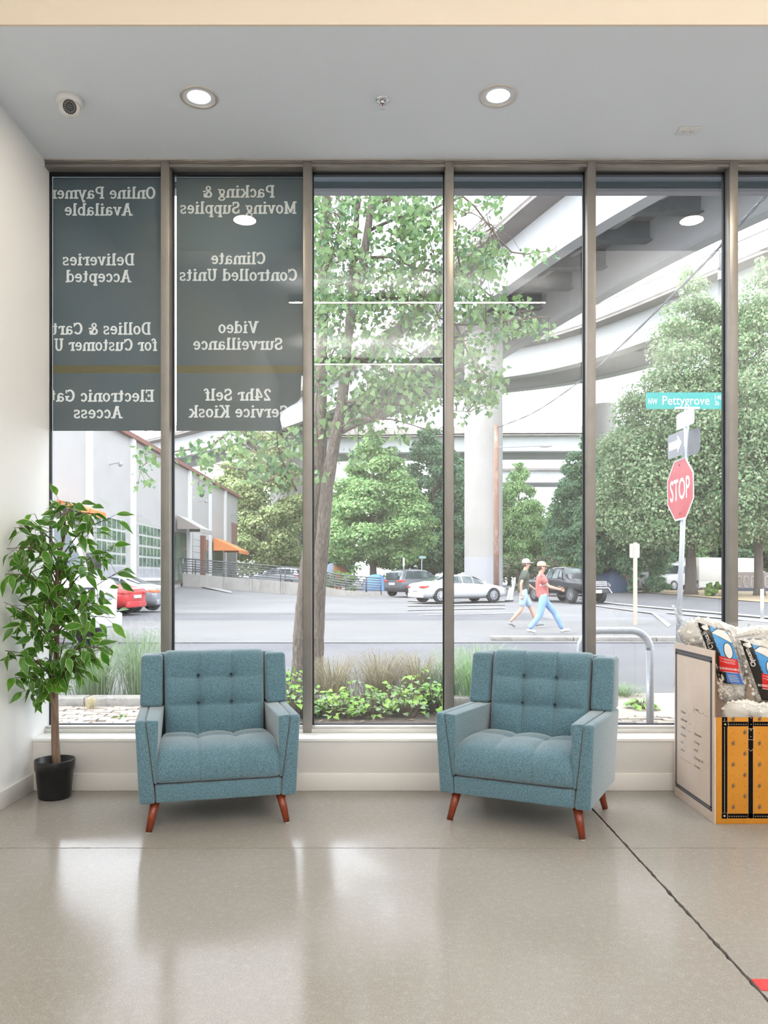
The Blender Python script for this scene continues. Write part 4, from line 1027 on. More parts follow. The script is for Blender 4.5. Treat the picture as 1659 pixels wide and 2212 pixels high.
def overpass(label, ctrl, half, gd=2.4, gw=.9, over=1.3, n=48, beams=True, rail=True, skew=False):
    """path z = underside of the girders; o<0 is the left of the travel direction"""
    t = thing('overpass', label, 'bridge', (0, 0, 0)); p = seg_poly(ctrl, n)
    for s in (-1, 1):
        a, b = sorted((s * half, s * (half - gw)))
        mb = MB(); sweep(mb, p, a, b, 0, gd); mb.build('girder', br_wh, t)
        a, b = sorted((s * (half + .12), s * (half - gw - .12)))
        mb = MB(); sweep(mb, p, a, b, -.12, 0); mb.build('bottom_flange', mat('girder_flange_grey', (.33, .335, .335), .7), t)
        a, b = sorted((s * (half + over), s * (half + over - .35)))
        # parapet in cast lengths
        k = 0; KS = max(2, n // 18)
        while k < n:
            mb = MB(); sweep(mb, p, a, b, gd + .15, gd + 1.25, k, min(k + KS, n)); mb.build('parapet_panel', br_par, t, bevel=0); k += KS
        if rail:
            A_ = offs(p, s * (half + over - .17)); mb = MB(); mb.tube([q + Vector((0, 0, gd + 1.55)) for q in A_], .05, 6)
            for q in A_[::max(1, n // 36)]: mb.tube([q + Vector((0, 0, gd + 1.2)), q + Vector((0, 0, gd + 1.55))], .05, 5)
            mb.build('top_rail', mat('grey_rail', (.25, .25, .25), .6), t)
    mb = MB(); sweep(mb, p, -half - over, half + over, gd, gd + .3); mb.build('deck_slab', br_un, t)
    if beams:
        Lp = offs(p, -half + gw - .2); Rp = offs(p, half - gw + .2)
        tot = 0; nxt = 2
        for i in range(n):
            d = (p[i + 1] - p[i]).length; tot += d
            if tot >= nxt:
                nxt += beams if not isinstance(beams, bool) else 6
                a = Lp[i]; b = Rp[i]
                if skew:                                    # beams set square to the street, skewed to the curve
                    for u, v in zip(Rp[:-1], Rp[1:]):
                        if (u.y - a.y) * (v.y - a.y) <= 0 and u.y != v.y: b = u.lerp(v, (a.y - u.y) / (v.y - u.y)); break
                mb = MB(); mb.beam(a + Vector((0, 0, 1.85)), b + Vector((0, 0, 1.85)), .12, 1.0); mb.beam(a + Vector((0, 0, 1.33)), b + Vector((0, 0, 1.33)), .5, .08)
                mb.build('crossbeam', br_beam, t)
        for o in (-.25 * half, .25 * half):
            mb = MB(); sweep(mb, p, o - .15, o + .15, gd - .45, gd); mb.build('stringer', mat('stringer_grey', (.30, .295, .285), .8), t)
    return t, p
# nearest overpass: sweeps from upper right to the round pier and on to the left behind the trees
o1, p1 = overpass('nearest highway overpass, sweeping from upper right behind the street tree, dark crossbeams beneath',
    [(27.5, 5, 17.3), (22.6, 18, 17.4), (17.2, 29.5, 17.5), (12.9, 38, 17.5), (9.9, 46, 17.5), (7.0, 54.5, 17.4), (3.0, 66, 17.2), (-4, 80, 17), (-20, 101, 16.8), (-45, 125, 16.8)], 3.1, n=180, beams=3.6, skew=True, gw=.5)
o2, p2 = overpass('second highway overpass climbing behind the first, pale girders and rail above the right trees',
    [(41, 32, 20), (32.7, 47.6, 20), (28.7, 54.9, 20), (21.2, 69.6, 20), (14.2, 78.4, 20.4), (2.2, 88.5, 21.6), (-13, 98, 22.8)], 3.2, gd=2.4, n=48, beams=7)
o3, p3 = overpass('distant level overpass running straight across above the far trees, upper of two', [(-15, 112, 18.1), (0, 112, 18.2), (20, 112, 18.4), (60, 112, 18.4)], 4, gd=1.9, over=.8, n=32, beams=7, rail=False)
o4, p4 = overpass('distant lower overpass beyond the straight one, glimpsed between two trees right of the pier', [(10, 150, 18.6), (30, 150, 18.7), (60, 152, 18.8)], 4, gd=2.0, over=.8, n=20, beams=False, rail=False)
pier_m = mat('painted_concrete_pier', (.285, .275, .255), .8, noise=[(.5, (.26, .25, .23), .4, .7), (3, (.30, .29, .272), .5, .8)])
pier_g = mat('grey_painted_base', (.30, .30, .315), .8)
def pier(label, x, y, r, ztop, zband, cap=None):
    t = thing('bridge_pier', label, 'pier', (x, y, zg(x, y) - .05))
    zb = zg(x, y) - .05; MB().lathe([(.001, ztop - zb), (r, ztop - zb), (r, zband - zb)], n=40).build('column', pier_m, t, smooth=False)
    MB().lathe([(r + .004, zband - zb), (r + .004, 0)], n=40).build('painted_base', pier_g, t, label='grey painted lower band')
    if cap: MB().hull8([(-cap, -1.1, ztop - zb), (cap, -1.1, ztop - zb), (cap, 1.1, ztop - zb), (-cap, 1.1, ztop - zb)], [(-cap - .9, -1.1, ztop - zb + .9), (cap + .9, -1.1, ztop - zb + .9), (cap + .9, 1.1, ztop - zb + .9), (-cap - .9, 1.1, ztop - zb + .9)]).build('pier_cap', pier_m, t)
    return t
pier('thick round concrete bridge pier behind the white sedan, beside the wooden pole', 6.75, 52, 1.24, 17.0, 2.5, 1.3)
pier('wide pale bridge pier half hidden behind the left street tree trunk', -11.0, 98, 2.5, 16.2, 4.2)
pier('distant bridge pier behind the big right tree', 22.5, 80, 1.2, 18.5, 3)

# ================================================================== WAREHOUSE ON THE LEFT
BXF = -13.0
stucco = mat('pale_grey_stucco', (.40, .39, .38), .9, noise=[(1.2, (.37, .36, .345), .4, .7), (30, (.43, .42, .41), .5, .75)], bump=(60, .4, .02))
pil_m = mat('white_pilaster', (.62, .62, .61), .8)
wh = thing('warehouse', 'long pale grey stucco warehouse with gridded windows along the left', 'building', (0, 0, 0))
YA, YB_ = 20, 72.5; TOP = 8.45
MB().box(BXF - 20, BXF, YA, YB_, -.2, TOP).build('facade', stucco, wh)
MB().box(BXF - 20, BXF + .22, YA, YB_ + .2, TOP - .02, TOP + .22).build('roof_coping', mat('red_brown_coping', (.20, .085, .06), .7), wh, label='red brown roof edge')
def fy(px): return 13.0 * 1720 / (821 - px)
for y in (29.2, 35.4, 41.7, 48.0, 54.1, 60.6, 66.5): MB().box(BXF, BXF + .16, y - .24, y + .24, -.2, TOP - .02).build('pilaster', pil_m, wh)
wglass = mat('green_window_glass', (.10, .15, .12), .12, noise=[(1.2, (.22, .27, .20), .45, .65), (4, (.03, .05, .04), .5, .75)])
wframe = mat('white_window_frame', (.45, .45, .45), .6)
wpanel = mat('grey_window_panel', (.33, .34, .36), .6)
def grid_window(y0, y1, z0, z1, cols, rows, panel=True):
    f = MB().box(BXF - .1, BXF + .06, y0, y1, z0, z1).build('window_frame', wframe, wh)
    cw, rh = (y1 - y0) / cols, (z1 - z0) / rows; pm_ = None
    for c in range(cols):
        for r in range(rows):
            m_ = wpanel if (panel and r == 0) else wglass
            MB().box(BXF + .05, BXF + .075, y0 + c * cw + .07, y0 + (c + 1) * cw - .07, z0 + r * rh + .06, z0 + (r + 1) * rh - .06).build('pane', m_, f)
    MB().box(BXF, BXF + .18, y0 - .15, y1 + .15, z0 - .15, z0).build('window_sill', pil_m, wh)
grid_window(30.2, 34.4, 1.2, 4.1, 6, 5); grid_window(36.3, 40.5, 1.2, 4.1, 6, 5); grid_window(42.7, 46.9, 1.15, 4.08, 6, 5)
# loading dock doors
dkg = mat('dark_door_glass', (.05, .075, .06), .15, noise=[(1.0, (.14, .2, .13), .5, .7)]); dkf = mat('bronze_door_frame', (.11, .10, .09), .5)
f = MB().box(BXF, BXF + .08, 49.6, 53.2, .8, 4.1).build('entrance', dkf, wh)
for (a, b) in ((49.7, 50.9), (51.0, 52.0), (52.1, 53.1)): MB().box(BXF + .07, BXF + .10, a, b, 1.0, 4.0).build('pane', dkg, f)
MB().box(BXF + .07, BXF + .12, 52.05, 52.3, 2.1, 2.4).build('notice', wframe, f)
gd_ = MB().box(BXF, BXF + .05, 55.0, 57.2, 1.2, 4.3).build('garage_door', wframe, wh)
for k in range(7): MB().box(BXF + .04, BXF + .09, 55.05, 57.15, 1.25 + k * .43, 1.25 + k * .43 + .40).build('door_panel', wframe, gd_)
MB().box(BXF, BXF + .35, 57.2, 57.8, 1.0, 4.2).build('rust_post', mat('rust_brown_post', (.17, .07, .045), .8), wh, label='rust brown post')
f = MB().box(BXF, BXF + .06, 57.9, 60.2, 1.3, 4.2).build('side_light', wframe, wh)
for k in range(3): MB().box(BXF + .05, BXF + .08, 58.0 + k * .72, 58.6 + k * .72, 1.5, 4.0).build('pane', wglass, f)
f = MB().box(BXF, BXF + .06, 61.6, 65.6, 1.2, 3.9).build('shop_front', dkf, wh)
for k in range(5): MB().box(BXF + .05, BXF + .09, 61.7 + k * .78, 62.35 + k * .78, 1.3, 3.8).build('pane', dkg, f)
f = MB().box(BXF, BXF + .06, 67.2, 71.6, 1.2, 4.0).build('shop_front', dkf, wh)
for k in range(6): MB().box(BXF + .05, BXF + .09, 67.3 + k * .71, 67.85 + k * .71, 1.3, 3.8).build('pane', mat('grey_door_slats', (.16, .15, .14), .6), f)
MB().box(BXF + .0, BXF + .05, 69.6, 72.2, 4.2, 6.0).build('brick_patch', mat('brick_patch', (.24, .13, .10), .9, noise=[(20, (.30, .2, .16), .5, .7)]), wh, label='patch of exposed brick')
for y in (38.2, 57, 69.5):
    l_ = MB(); l_.tube([(BXF, y, 6.6), (BXF + .5, y, 6.7)], .03, 6); l_.sphere((BXF + .55, y, 6.62), .12, 8, 6); l_.build('wall_lamp', mat('grey_lamp', (.3, .3, .3), .5), wh)
orange = mat('orange_canvas', (.62, .21, .06), .8)
def awning(label, y0, y1, zt, zb, out, m, group=None, cheeks=None):
    t = thing('awning', label, 'awning', (BXF + .17, y0, zb)); L_2 = y1 - y0; h = zt - zb
    MB().hull8([(0, 0, h - .04), (out, 0, .0), (out, L_2, .0), (0, L_2, h - .04)], [(0, 0, h), (out, 0, .05), (out, L_2, .05), (0, L_2, h)]).build('cover', m, t)
    for y in (0, L_2 - .04): MB().prism([(0, 0), (out, 0), (0, h - .05)], 1, y, y + .04).build('cheek', cheeks or m, t)
    MB().box(out - .05, out + .02, -.02, L_2 + .02, -.22, .02).build('valance', m, t)
awning('orange canvas awning over the far shop front of the warehouse', 61.3, 65.6, 4.25, 3.25, 2.0, orange)
awning('grey metal awning over the warehouse entrance doors', 50.4, 53.6, 5.15, 4.25, 1.5, mat('grey_metal_awning', (.32, .31, .29), .5), cheeks=mat('brown_cheek', (.22, .19, .17), .6))
awning('orange band awning behind the white van, above the potted tree', 31.6, 34.6, 4.3, 3.95, .9, orange)
# dock ramp: retaining wall and double railing
rw = thing('ramp_wall', 'stained concrete ramp retaining wall in front of the warehouse', 'wall', (0, 0, 0))
ramp = [(-16.2, 49.5, .65, 1.5), (-12.9, 52, .62, 1.48), (-12.3, 52, .60, 1.40), (-5.1, 52, .12, .80), (-2.5, 51, .08, .40), (.06, 50, .02, .18)]
rp = seg_poly([Vector((a, b, c)) for a, b, c, d in ramp[1:]], 18); rt = seg_poly([Vector((a, b, d)) for a, b, c, d in ramp[1:]], 18)
wall_m = mat('stained_ramp_concrete', (.30, .285, .265), .9, noise=[(1.5, (.21, .20, .185), .45, .75), (8, (.33, .315, .295), .45, .7)], stretch=(1, 1, .3))
for i in range(18):
    a, b, c, d = rp[i], rp[i + 1], rt[i], rt[i + 1]; k = Vector((0, .25, 0)); dn = Vector((0, 0, -.5))
    q = lambda u, v: u.lerp(v, .99)
    MB().hull8([a + dn, q(a, b) + dn, q(a, b) + k + dn, a + k + dn], [c, q(c, d), q(c, d) + k, c + k]).build('wall_panel', wall_m, rw)
dock = MB(); dock.hull8([(-13, 52.25, 0), (-5, 52.25, 0), (-5, 60, 0), (-13, 72, 0)], [(-13, 52.25, 1.3), (-5.1, 52.25, .7), (-5.1, 60, .7), (-13, 72, 1.3)])
o = dock.build('loading_dock_ground', conc_lt); o['kind'] = 'structure'
rail_m = mat('dark_steel_rail', (.07, .075, .085), .5)
for dy, lab in ((.12, 'dark steel pipe railing along the front of the warehouse ramp'), (2.6, 'second dark pipe railing along the rear of the warehouse ramp')):
    t = thing('ramp_railing', lab, 'railing', (0, 0, 0)); pp = [p + Vector((0, dy, 0)) for p in rt]
    hts = [lerp(.98, .95, i / 18) for i in range(19)]
    for k in range(6): MB().tube([p + Vector((0, 0, hts[i] * (1 - k * .165))) for i, p in enumerate(pp)], .032 if k else .045, 6).build('rail', rail_m, t, smooth=True)
    for i in range(0, 19, 2): MB().tube([pp[i] - Vector((0, 0, .1)), pp[i] + Vector((0, 0, hts[i]))], .04, 6).build('post', rail_m, t, smooth=True)
# ================================================================== TREES
rng = np.random.default_rng(5)
def quads_mesh(name, V_, mats_):
    n = len(V_) // 4; me = bpy.data.meshes.new(name); me.vertices.add(n * 4); me.vertices.foreach_set('co', V_.astype(np.float32).ravel())
    me.loops.add(n * 4); me.loops.foreach_set('vertex_index', np.arange(n * 4, dtype=np.int32)); me.polygons.add(n)
    me.polygons.foreach_set('loop_start', np.arange(0, n * 4, 4, dtype=np.int32)); me.materials.append(mats_); me.update(calc_edges=True); me.validate(); return me
def sprays(c, nrm, size, droop=.4):
    """one bent diamond per centre; c, nrm: n x 3"""
    n = len(c); a = rng.normal(size=(n, 3)); a[:, 2] -= droop
    nrm = nrm / (np.linalg.norm(nrm, axis=1, keepdims=True) + 1e-9); a -= nrm * (a * nrm).sum(1, keepdims=True); a /= np.linalg.norm(a, axis=1, keepdims=True) + 1e-9
    b = np.cross(nrm, a); s = size * rng.uniform(.6, 1.3, (n, 1)); V_ = np.empty((n, 4, 3))
    V_[:, 0] = c - a * s * .5; V_[:, 1] = c + b * s * .32 + nrm * s * .05; V_[:, 2] = c + a * s * .5 - nrm * s * .08; V_[:, 3] = c - b * s * .32 + nrm * s * .05
    return V_.reshape(-1, 3)
def crown(name, H, z0, prof, n, size, lobes, m, shell=.55, droop=.5, asp=.62):
    pts = []; ns = []; t = rng.uniform(0, 1, lobes * 3); rr = np.interp(t, [p[0] for p in prof], [p[1] for p in prof])
    keep = rng.uniform(0, rr.max(), len(t)) < rr + .15 * rr.max(); t = t[keep][:lobes]; rr = rr[keep][:lobes]; k = len(t)
    ang = rng.uniform(0, 2 * pi, k); rad_ = rr * rng.uniform(.35, .92, k) ** .7
    lc = np.stack([rad_ * np.cos(ang), rad_ * np.sin(ang), z0 + t * (H - z0)], 1); lr = .20 * rr + .035 * H * rng.uniform(.5, 1.1, k)
    which = rng.choice(k, n, p=lr ** 2 / (lr ** 2).sum()); d = rng.normal(size=(n, 3)); d /= np.linalg.norm(d, axis=1, keepdims=True)
    d[:, 2] = np.abs(d[:, 2]) * np.where(rng.uniform(size=n) < .72, 1, -1)
    r_ = lr[which] * rng.uniform(shell, 1.05, n); p = lc[which] + d * r_[:, None] * np.array([1, 1, asp])
    nn = d + rng.normal(size=(n, 3)) * .45 + np.array([0, 0, .5])
    return quads_mesh(name, sprays(p, nn, size, droop), m)
gm_mid = mat('linden_foliage', (.1, .2, .06), .65, island=[(0.123, 0.263, 0.105), (0.228, 0.403, 0.158), (0.333, 0.507, 0.210), (0.490, 0.595, 0.298)], transl=.4)
gm_dark = mat('dark_foliage', (.05, .12, .05), .65, island=[(0.060, 0.150, 0.090), (0.112, 0.240, 0.128), (0.180, 0.315, 0.165), (0.255, 0.375, 0.195)], transl=.4)
gm_pale = mat('pale_foliage', (.2, .28, .1), .65, island=[(0.176, 0.270, 0.108), (0.297, 0.392, 0.162), (0.419, 0.472, 0.230), (0.513, 0.540, 0.297)], transl=.4)
gm_bush = mat('bright_bush', (.15, .3, .05), .6, island=[(.10, .22, .04), (.18, .32, .06), (.26, .38, .10)], transl=.4)
gm_olive = mat('olive_bush', (.12, .15, .08), .6, island=[(.08, .11, .06), (.13, .16, .09), (.18, .19, .12)], transl=.4)
bark = mat('grey_brown_bark', (.13, .105, .085), .9, noise=[(8, (.07, .055, .045), .45, .65), (22, (.20, .165, .135), .5, .75)], stretch=(3, 3, .6), bump=(25, 1.0, .03))
cone = [(0, .78), (.12, 1), (.35, .9), (.6, .66), (.82, .34), (1, .06)]
round_ = [(0, .55), (.15, .9), (.4, 1), (.65, .85), (.85, .5), (1, .1)]
ME = {
 'linden': crown('foliage', 13, 2.4, [(a, b * 4.3) for a, b in cone], 58000, .245, 150, gm_mid),
 'dark': crown('foliage', 13, 1.6, [(a, b * 3.6) for a, b in cone], 52000, .245, 150, gm_dark),
 'pale': crown('foliage', 13, .7, [(a, b * 4.0) for a, b in round_], 52000, .265, 150, gm_pale),
 'big': crown('foliage', 19, 3.2, [(a, b * 5.6) for a, b in [(0, .7), (.12, 1), (.35, .92), (.55, .66), (.75, .36), (1, .03)]], 125000, .20, 260, mat('big_tree_foliage', (.1, .2, .08), .65, island=[(0.105, 0.210, 0.091), (0.182, 0.308, 0.140), (0.266, 0.392, 0.196), (0.378, 0.462, 0.280), (0.476, 0.504, 0.322)], transl=.4)),
}
def far_tree(kind, label, px, Y, h, wscale=1.0, tr=.28, rz=0, base=None):
    hh = 19 if kind == 'big' else 13; X = (px - 821) * Y / 1720; z = zg(X, Y)
    t = thing('tree', label, 'tree', (X, Y, z - .05), rz, 'trees beyond the street')
    s = h / hh; f = link('foliage', ME[kind], t); f.scale = (s * wscale, s * wscale, s); f['kind'] = 'stuff'
    pts = seg_poly([(0, 0, -.1), (.06, .03, h * .15), (-.05, .05, h * .4), (0, 0, h * .8)], 10)
    MB().tube(pts, [tr * 1.25] + [lerp(tr, tr * .2, i / 10) for i in range(1, 11)], 10, jit=.1).build('trunk', bark, t, smooth=True)
    for k in range(5):
        a = k * 2.4 + rz; z0 = h * (.2 + .09 * k); L_3 = h * .2
        MB().tube(seg_poly([(0, 0, z0), (cos(a) * L_3 * .5, sin(a) * L_3 * .5, z0 + L_3 * .35), (cos(a) * L_3, sin(a) * L_3, z0 + L_3 * .55)], 5), [lerp(tr * .4, .04, i / 5) for i in range(6)], 6).build('limb', bark, t, smooth=True)
    return t
far_tree('pale', 'pale yellow green tree at the far end of the warehouse', 562, 84, 16.5, 1.05, .3, .5)
far_tree('linden', 'broad mid green tree in the middle beyond the ramp railing and blue tent', 806, 72, 14.6, 1.12, .42, 1.1)
far_tree('dark', 'dark green tree just left of the round bridge pier', 935, 82, 17.5, 1.0, .3, 2.0)
far_tree('dark', 'dark tree low behind the street tree trunk, above the dome tent', 705, 96, 11.5, 1.1, .3, .2)
far_tree('linden', 'pointed green tree just right of the wooden pole and pier', 1120, 78, 12.8, .72, .3, 3.0)
far_tree('dark', 'tall blue green tree above the black pickup', 1262, 66, 13.0, .95, .3, 4.1)
far_tree('dark', 'dark tree between the black pickup and the stop sign', 1345, 60, 14.0, .95, .3, 5.2)
far_tree('big', 'largest tree, behind the green street name sign and stop sign', 1492, 53, 21.8, .98, .42, .9)
far_tree('big', 'tall tree at the right edge seen through the last pane', 1640, 51, 21.5, .85, .35, 2.7)
far_tree('linden', 'background tree filling the gap behind the big right tree', 1420, 74, 15.0, 1.2, .3, 2.2)
for i_, (px, Y, h, ws, kd) in enumerate(((690, 108, 14, 1.2, 'dark'), (640, 112, 12, 1.2, 'dark'), (880, 104, 15, 1.2, 'linden'), (985, 100, 17, 1.1, 'dark'), (1190, 104, 11, 1.3, 'dark'), (1100, 110, 12, 1.2, 'dark'), (1300, 92, 16, 1.3, 'linden'), (1560, 84, 17, 1.4, 'dark'), (1660, 80, 18, 1.3, 'dark'), (1480, 90, 16, 1.4, 'dark'))):
    far_tree(kd, ('farthest row of trees: the one left of the street tree stem', 'farthest row of trees: the one beside the pale bridge pier', 'farthest row of trees: the one behind the grey hatchback', 'farthest row of trees: the one hidden by the bridge pier', 'farthest row of trees: the low one above the two people', 'farthest row of trees: the one behind the wooden pole', 'farthest row of trees: the one right of the fourth mullion', 'farthest row of trees: the one behind the white trailer', 'farthest row of trees: the one at the right edge', 'farthest row of trees: the one behind the stop sign')[i_], px, Y, h, ws, .3, i_ * 1.3)
def bush(label, px, Y, w_, h, m, seed=0):
    X = (px - 821) * Y / 1720; z = zg(X, Y); t = thing('bush', label, 'bush', (X, Y, z))
    o = link('foliage', crown('foliage', h, .1, [(0, w_ * .8), (.4, w_), (.8, w_ * .7), (1, w_ * .2)], 2600, .2, 26, m), t); o['kind'] = 'stuff'
    for k in range(4): MB().tube([(0, 0, -.05), (cos(k * 1.6) * w_ * .4, sin(k * 1.6) * w_ * .4, h * .6)], .035, 5).build('stem', bark, t)
bush('olive hedge behind the two walking people', 1142, 58, 2.6, 2.9, gm_olive)
bush('olive hedge right of the walking people, beside the pickup', 1185, 59, 1.9, 2.6, gm_olive)
bush('bright yellow green shrub above the black pickup', 1235, 56, 1.5, 2.1, gm_bush)
bush('yellow green shrub behind the ramp railing', 727, 57, 1.7, 1.5, gm_bush)
bush('bright green undergrowth under the middle tree', 765, 84, 3.0, 3.2, gm_bush)
bush('low green undergrowth right of the tents', 880, 86, 3.2, 2.6, gm_bush)
bush('dark shrub on the verge left of the white truck', 1395, 57, 1.9, 1.3, gm_dark)
bush('small bright sprout at the big tree foot', 1542, 50, .6, .9, gm_bush)

# ---- street tree just outside the window, two main stems and spreading twigs
Yt = 9.2; bt = P(668, 1500, Yt); ST = Vector((bt.x, bt.y, GZ))
stree = thing('street_tree', 'leafy multi stemmed street tree just outside the middle panes', 'tree', ST)
def T_(px, py, Y=Yt): return P(px, py, Y) - ST
bark2 = mat('ridged_street_tree_bark', (.115, .092, .073), .9, noise=[(26, (.06, .048, .038), .45, .62), (60, (.24, .20, .165), .5, .75)], stretch=(1.6, 1.6, .28), bump=(60, 1.0, .02))
stems = [
 ([(646, 1512), (648, 1420), (653, 1330), (664, 1230), (680, 1100), (688, 980), (692, 860), (695, 720), (698, 580), (703, 460), (706, 380)], [20, 17, 16, 16, 17, 17, 14, 13, 12, 10, 8], 9.35),
 ([(684, 1512), (685, 1430), (688, 1330), (691, 1240), (698, 1150), (707, 1050), (722, 960), (737, 880), (746, 800), (752, 730), (768, 650), (784, 570), (797, 480), (808, 400)], [17, 14, 14, 15, 14, 13.5, 13, 12, 11, 10, 10, 10, 8, 6], 9.1),
 ([(750, 745), (756, 680), (760, 610), (765, 520), (775, 430)], [9, 9, 8, 7, 5], 9.15)]
for pts, rr, Y in stems:
    q = seg_poly([T_(a, b, Y + .1 * sin(i)) for i, (a, b) in enumerate(pts)], 60); k = len(rr) - 1
    MB().tube(q, [lerp(rr[min(int(i / 60 * k), k - 1)], rr[min(int(i / 60 * k) + 1, k)], i / 60 * k - min(int(i / 60 * k), k - 1)) * Y / 1720 for i in range(61)], 16, jit=.07).build('stem', bark2, stree, smooth=True)
BR = [[(652, 1045), (620, 1025), (581, 1011), (560, 985), (533, 963), (504, 940)], [(560, 980), (520, 930), (480, 945), (444, 970), (400, 972), (340, 985), (305, 1010)], [(640, 1060), (612, 1000), (600, 960), (598, 910)],
 [(610, 1020), (575, 1040), (545, 1020), (500, 1010), (455, 1000)], [(740, 935), (780, 915), (830, 905), (880, 915), (940, 935)], [(748, 868), (800, 868), (850, 875), (900, 870), (960, 855)],
 [(735, 925), (770, 905), (815, 905)], [(752, 800), (800, 770), (840, 745), (880, 760), (930, 790), (985, 800)], [(770, 660), (830, 640), (900, 660), (980, 700), (1060, 698), (1120, 690), (1186, 684)],
 [(785, 560), (840, 555), (900, 580), (960, 590), (1010, 605), (1060, 640), (1090, 690), (1120, 672)], [(795, 500), (860, 470), (930, 455), (1000, 425), (1050, 480), (1105, 545), (1165, 545), (1195, 540)],
 [(800, 450), (870, 420), (960, 400), (1040, 395)], [(690, 800), (720, 760), (735, 700), (740, 620)], [(700, 600), (720, 540), (735, 480), (740, 410)], [(760, 770), (830, 800), (900, 830), (960, 880), (1010, 890)],
 [(985, 700), (1010, 760), (1040, 800), (1075, 830)], [(698, 1180), (680, 1120), (700, 1000)], [(1000, 600), (985, 520), (1010, 460), (1065, 490)], [(860, 740), (880, 640), (930, 560), (985, 540)], [(705, 1060), (690, 980), (682, 900), (686, 830)]]
bpts = []
br2 = mat('street_tree_twig', (.10, .075, .055), .85)
for i, pts in enumerate(BR):
    y0 = 9.1 if pts[0][0] > 700 else 9.35; y1 = y0 + R.uniform(-1.0, .9)
    q = seg_poly([T_(a, b, lerp(y0, y1, k / (len(pts) - 1))) for k, (a, b) in enumerate(pts)], 14); bpts += [(v, i) for v in q[3:]]
    MB().tube(q, [lerp(.020 if len(pts) > 4 else .014, .004, k / 14) for k in range(15)], 7, jit=.1).build('branch', br2, stree, smooth=True)
LR = [  # leaf regions in the frame: x0,x1,y0,y1,count
 (677, 960, 405, 660, 2900), (677, 960, 640, 900, 1900), (677, 800, 880, 1010, 110), (960, 1075, 415, 560, 330), (960, 1085, 540, 720, 620), (1050, 1188, 640, 720, 170), (965, 1090, 720, 860, 430), (985, 1060, 850, 905, 90),
 (1040, 1120, 480, 560, 60), (1120, 1200, 520, 560, 26), (560, 660, 925, 1060, 250), (430, 570, 930, 1040, 190), (290, 350, 965, 1050, 60), (372, 450, 945, 1000, 50), (420, 450, 1020, 1065, 22), (800, 950, 890, 960, 60), (676, 700, 1020, 1120, 30)]
ltw = MB(); lv = []
for (a, b, c, d, n) in LR:
    cl = [(R.uniform(a, b), R.uniform(c, d)) for _ in range(max(3, n // 14))]
    for _ in range(n):
        u, v = R.choice(cl); px, py = min(b + 8, max(a, R.gauss(u, 13))), min(d + 8, max(c, R.gauss(v, 12)))
        lv.append(T_(px, py, R.gauss(9.1, .55)))
for k in range(0, len(lv), 5):
    v = lv[k]; q = min(bpts, key=lambda a: (a[0] - v).length_squared)[0]
    if (q - v).length < .5: ltw.tube([q, q.lerp(v, .5) + Vector((R.gauss(0, .03), R.gauss(0, .03), R.gauss(.03, .03))), v], [.0045, .0032, .0018], 4, cap=False)
ltw.build('twigs', br2, stree, fix=False, kind='stuff')
lfm = mat('street_tree_leaf', (.105, .19, .062), .5, noise=[(1.2, (.14, .225, .08), .4, .6)], transl=.4); lfm2 = mat('street_tree_leaf_pale', (.16, .255, .095), .5, transl=.45); lfm3 = mat('street_tree_leaf_dark', (.05, .12, .045), .5, transl=.3)
def heart(name, s, m, cup):
    mb = MB(); out = [(0, 0), (.30, -.06), (.46, .16), (.40, .45), (.18, .78), (0, 1.05), (-.18, .78), (-.40, .45), (-.46, .16), (-.30, -.06)]
    mb.v.append((0, .4 * s, -.02 * s))
    for x, y in out: mb.v.append((x * s, y * s, (abs(x) * cup - y * y * .12) * s))
    for i in range(10): mb.face((0, 1 + i, 1 + (i + 1) % 10))
    return mb.mesh(name, m, True)
hm = [heart('leaf', .066, lfm, .3), heart('leaf', .062, lfm2, .15), heart('leaf', .058, lfm3, .4), heart('leaf', .074, lfm, .1)]
lv.sort(key=lambda v: v.y); rs = {0: MB(), 1: MB(), 2: MB(), 3: MB()}
for i, v in enumerate(lv):
    d = Vector((R.gauss(0, .7), R.gauss(0, .7), R.gauss(-.7, .5))).normalized(); up = Vector((R.gauss(0, .5), R.gauss(-.6, .6), R.gauss(.5, .4))); sd = d.cross(up).normalized(); nz = sd.cross(d)
    M_ = Matrix((sd, d, nz)).transposed().to_4x4(); M_.translation = v; M_ = M_ @ Matrix.Scale(R.uniform(.7, 1.15), 4); k = R.choice((0, 0, 1, 2, 2, 3))
    if i < 300: o = link('leaf', hm[k], stree); o.matrix_local = M_
    else:
        b = len(rs[k].v); rs[k].v += [tuple(M_ @ q.co) for q in hm[k].vertices]
        for p in hm[k].polygons: rs[k].face([b + a for a in p.vertices])
for k, m in ((0, lfm), (1, lfm2), (2, lfm3), (3, lfm)): rs[k].build('leaves', m, stree, smooth=True, fix=False, kind='stuff')

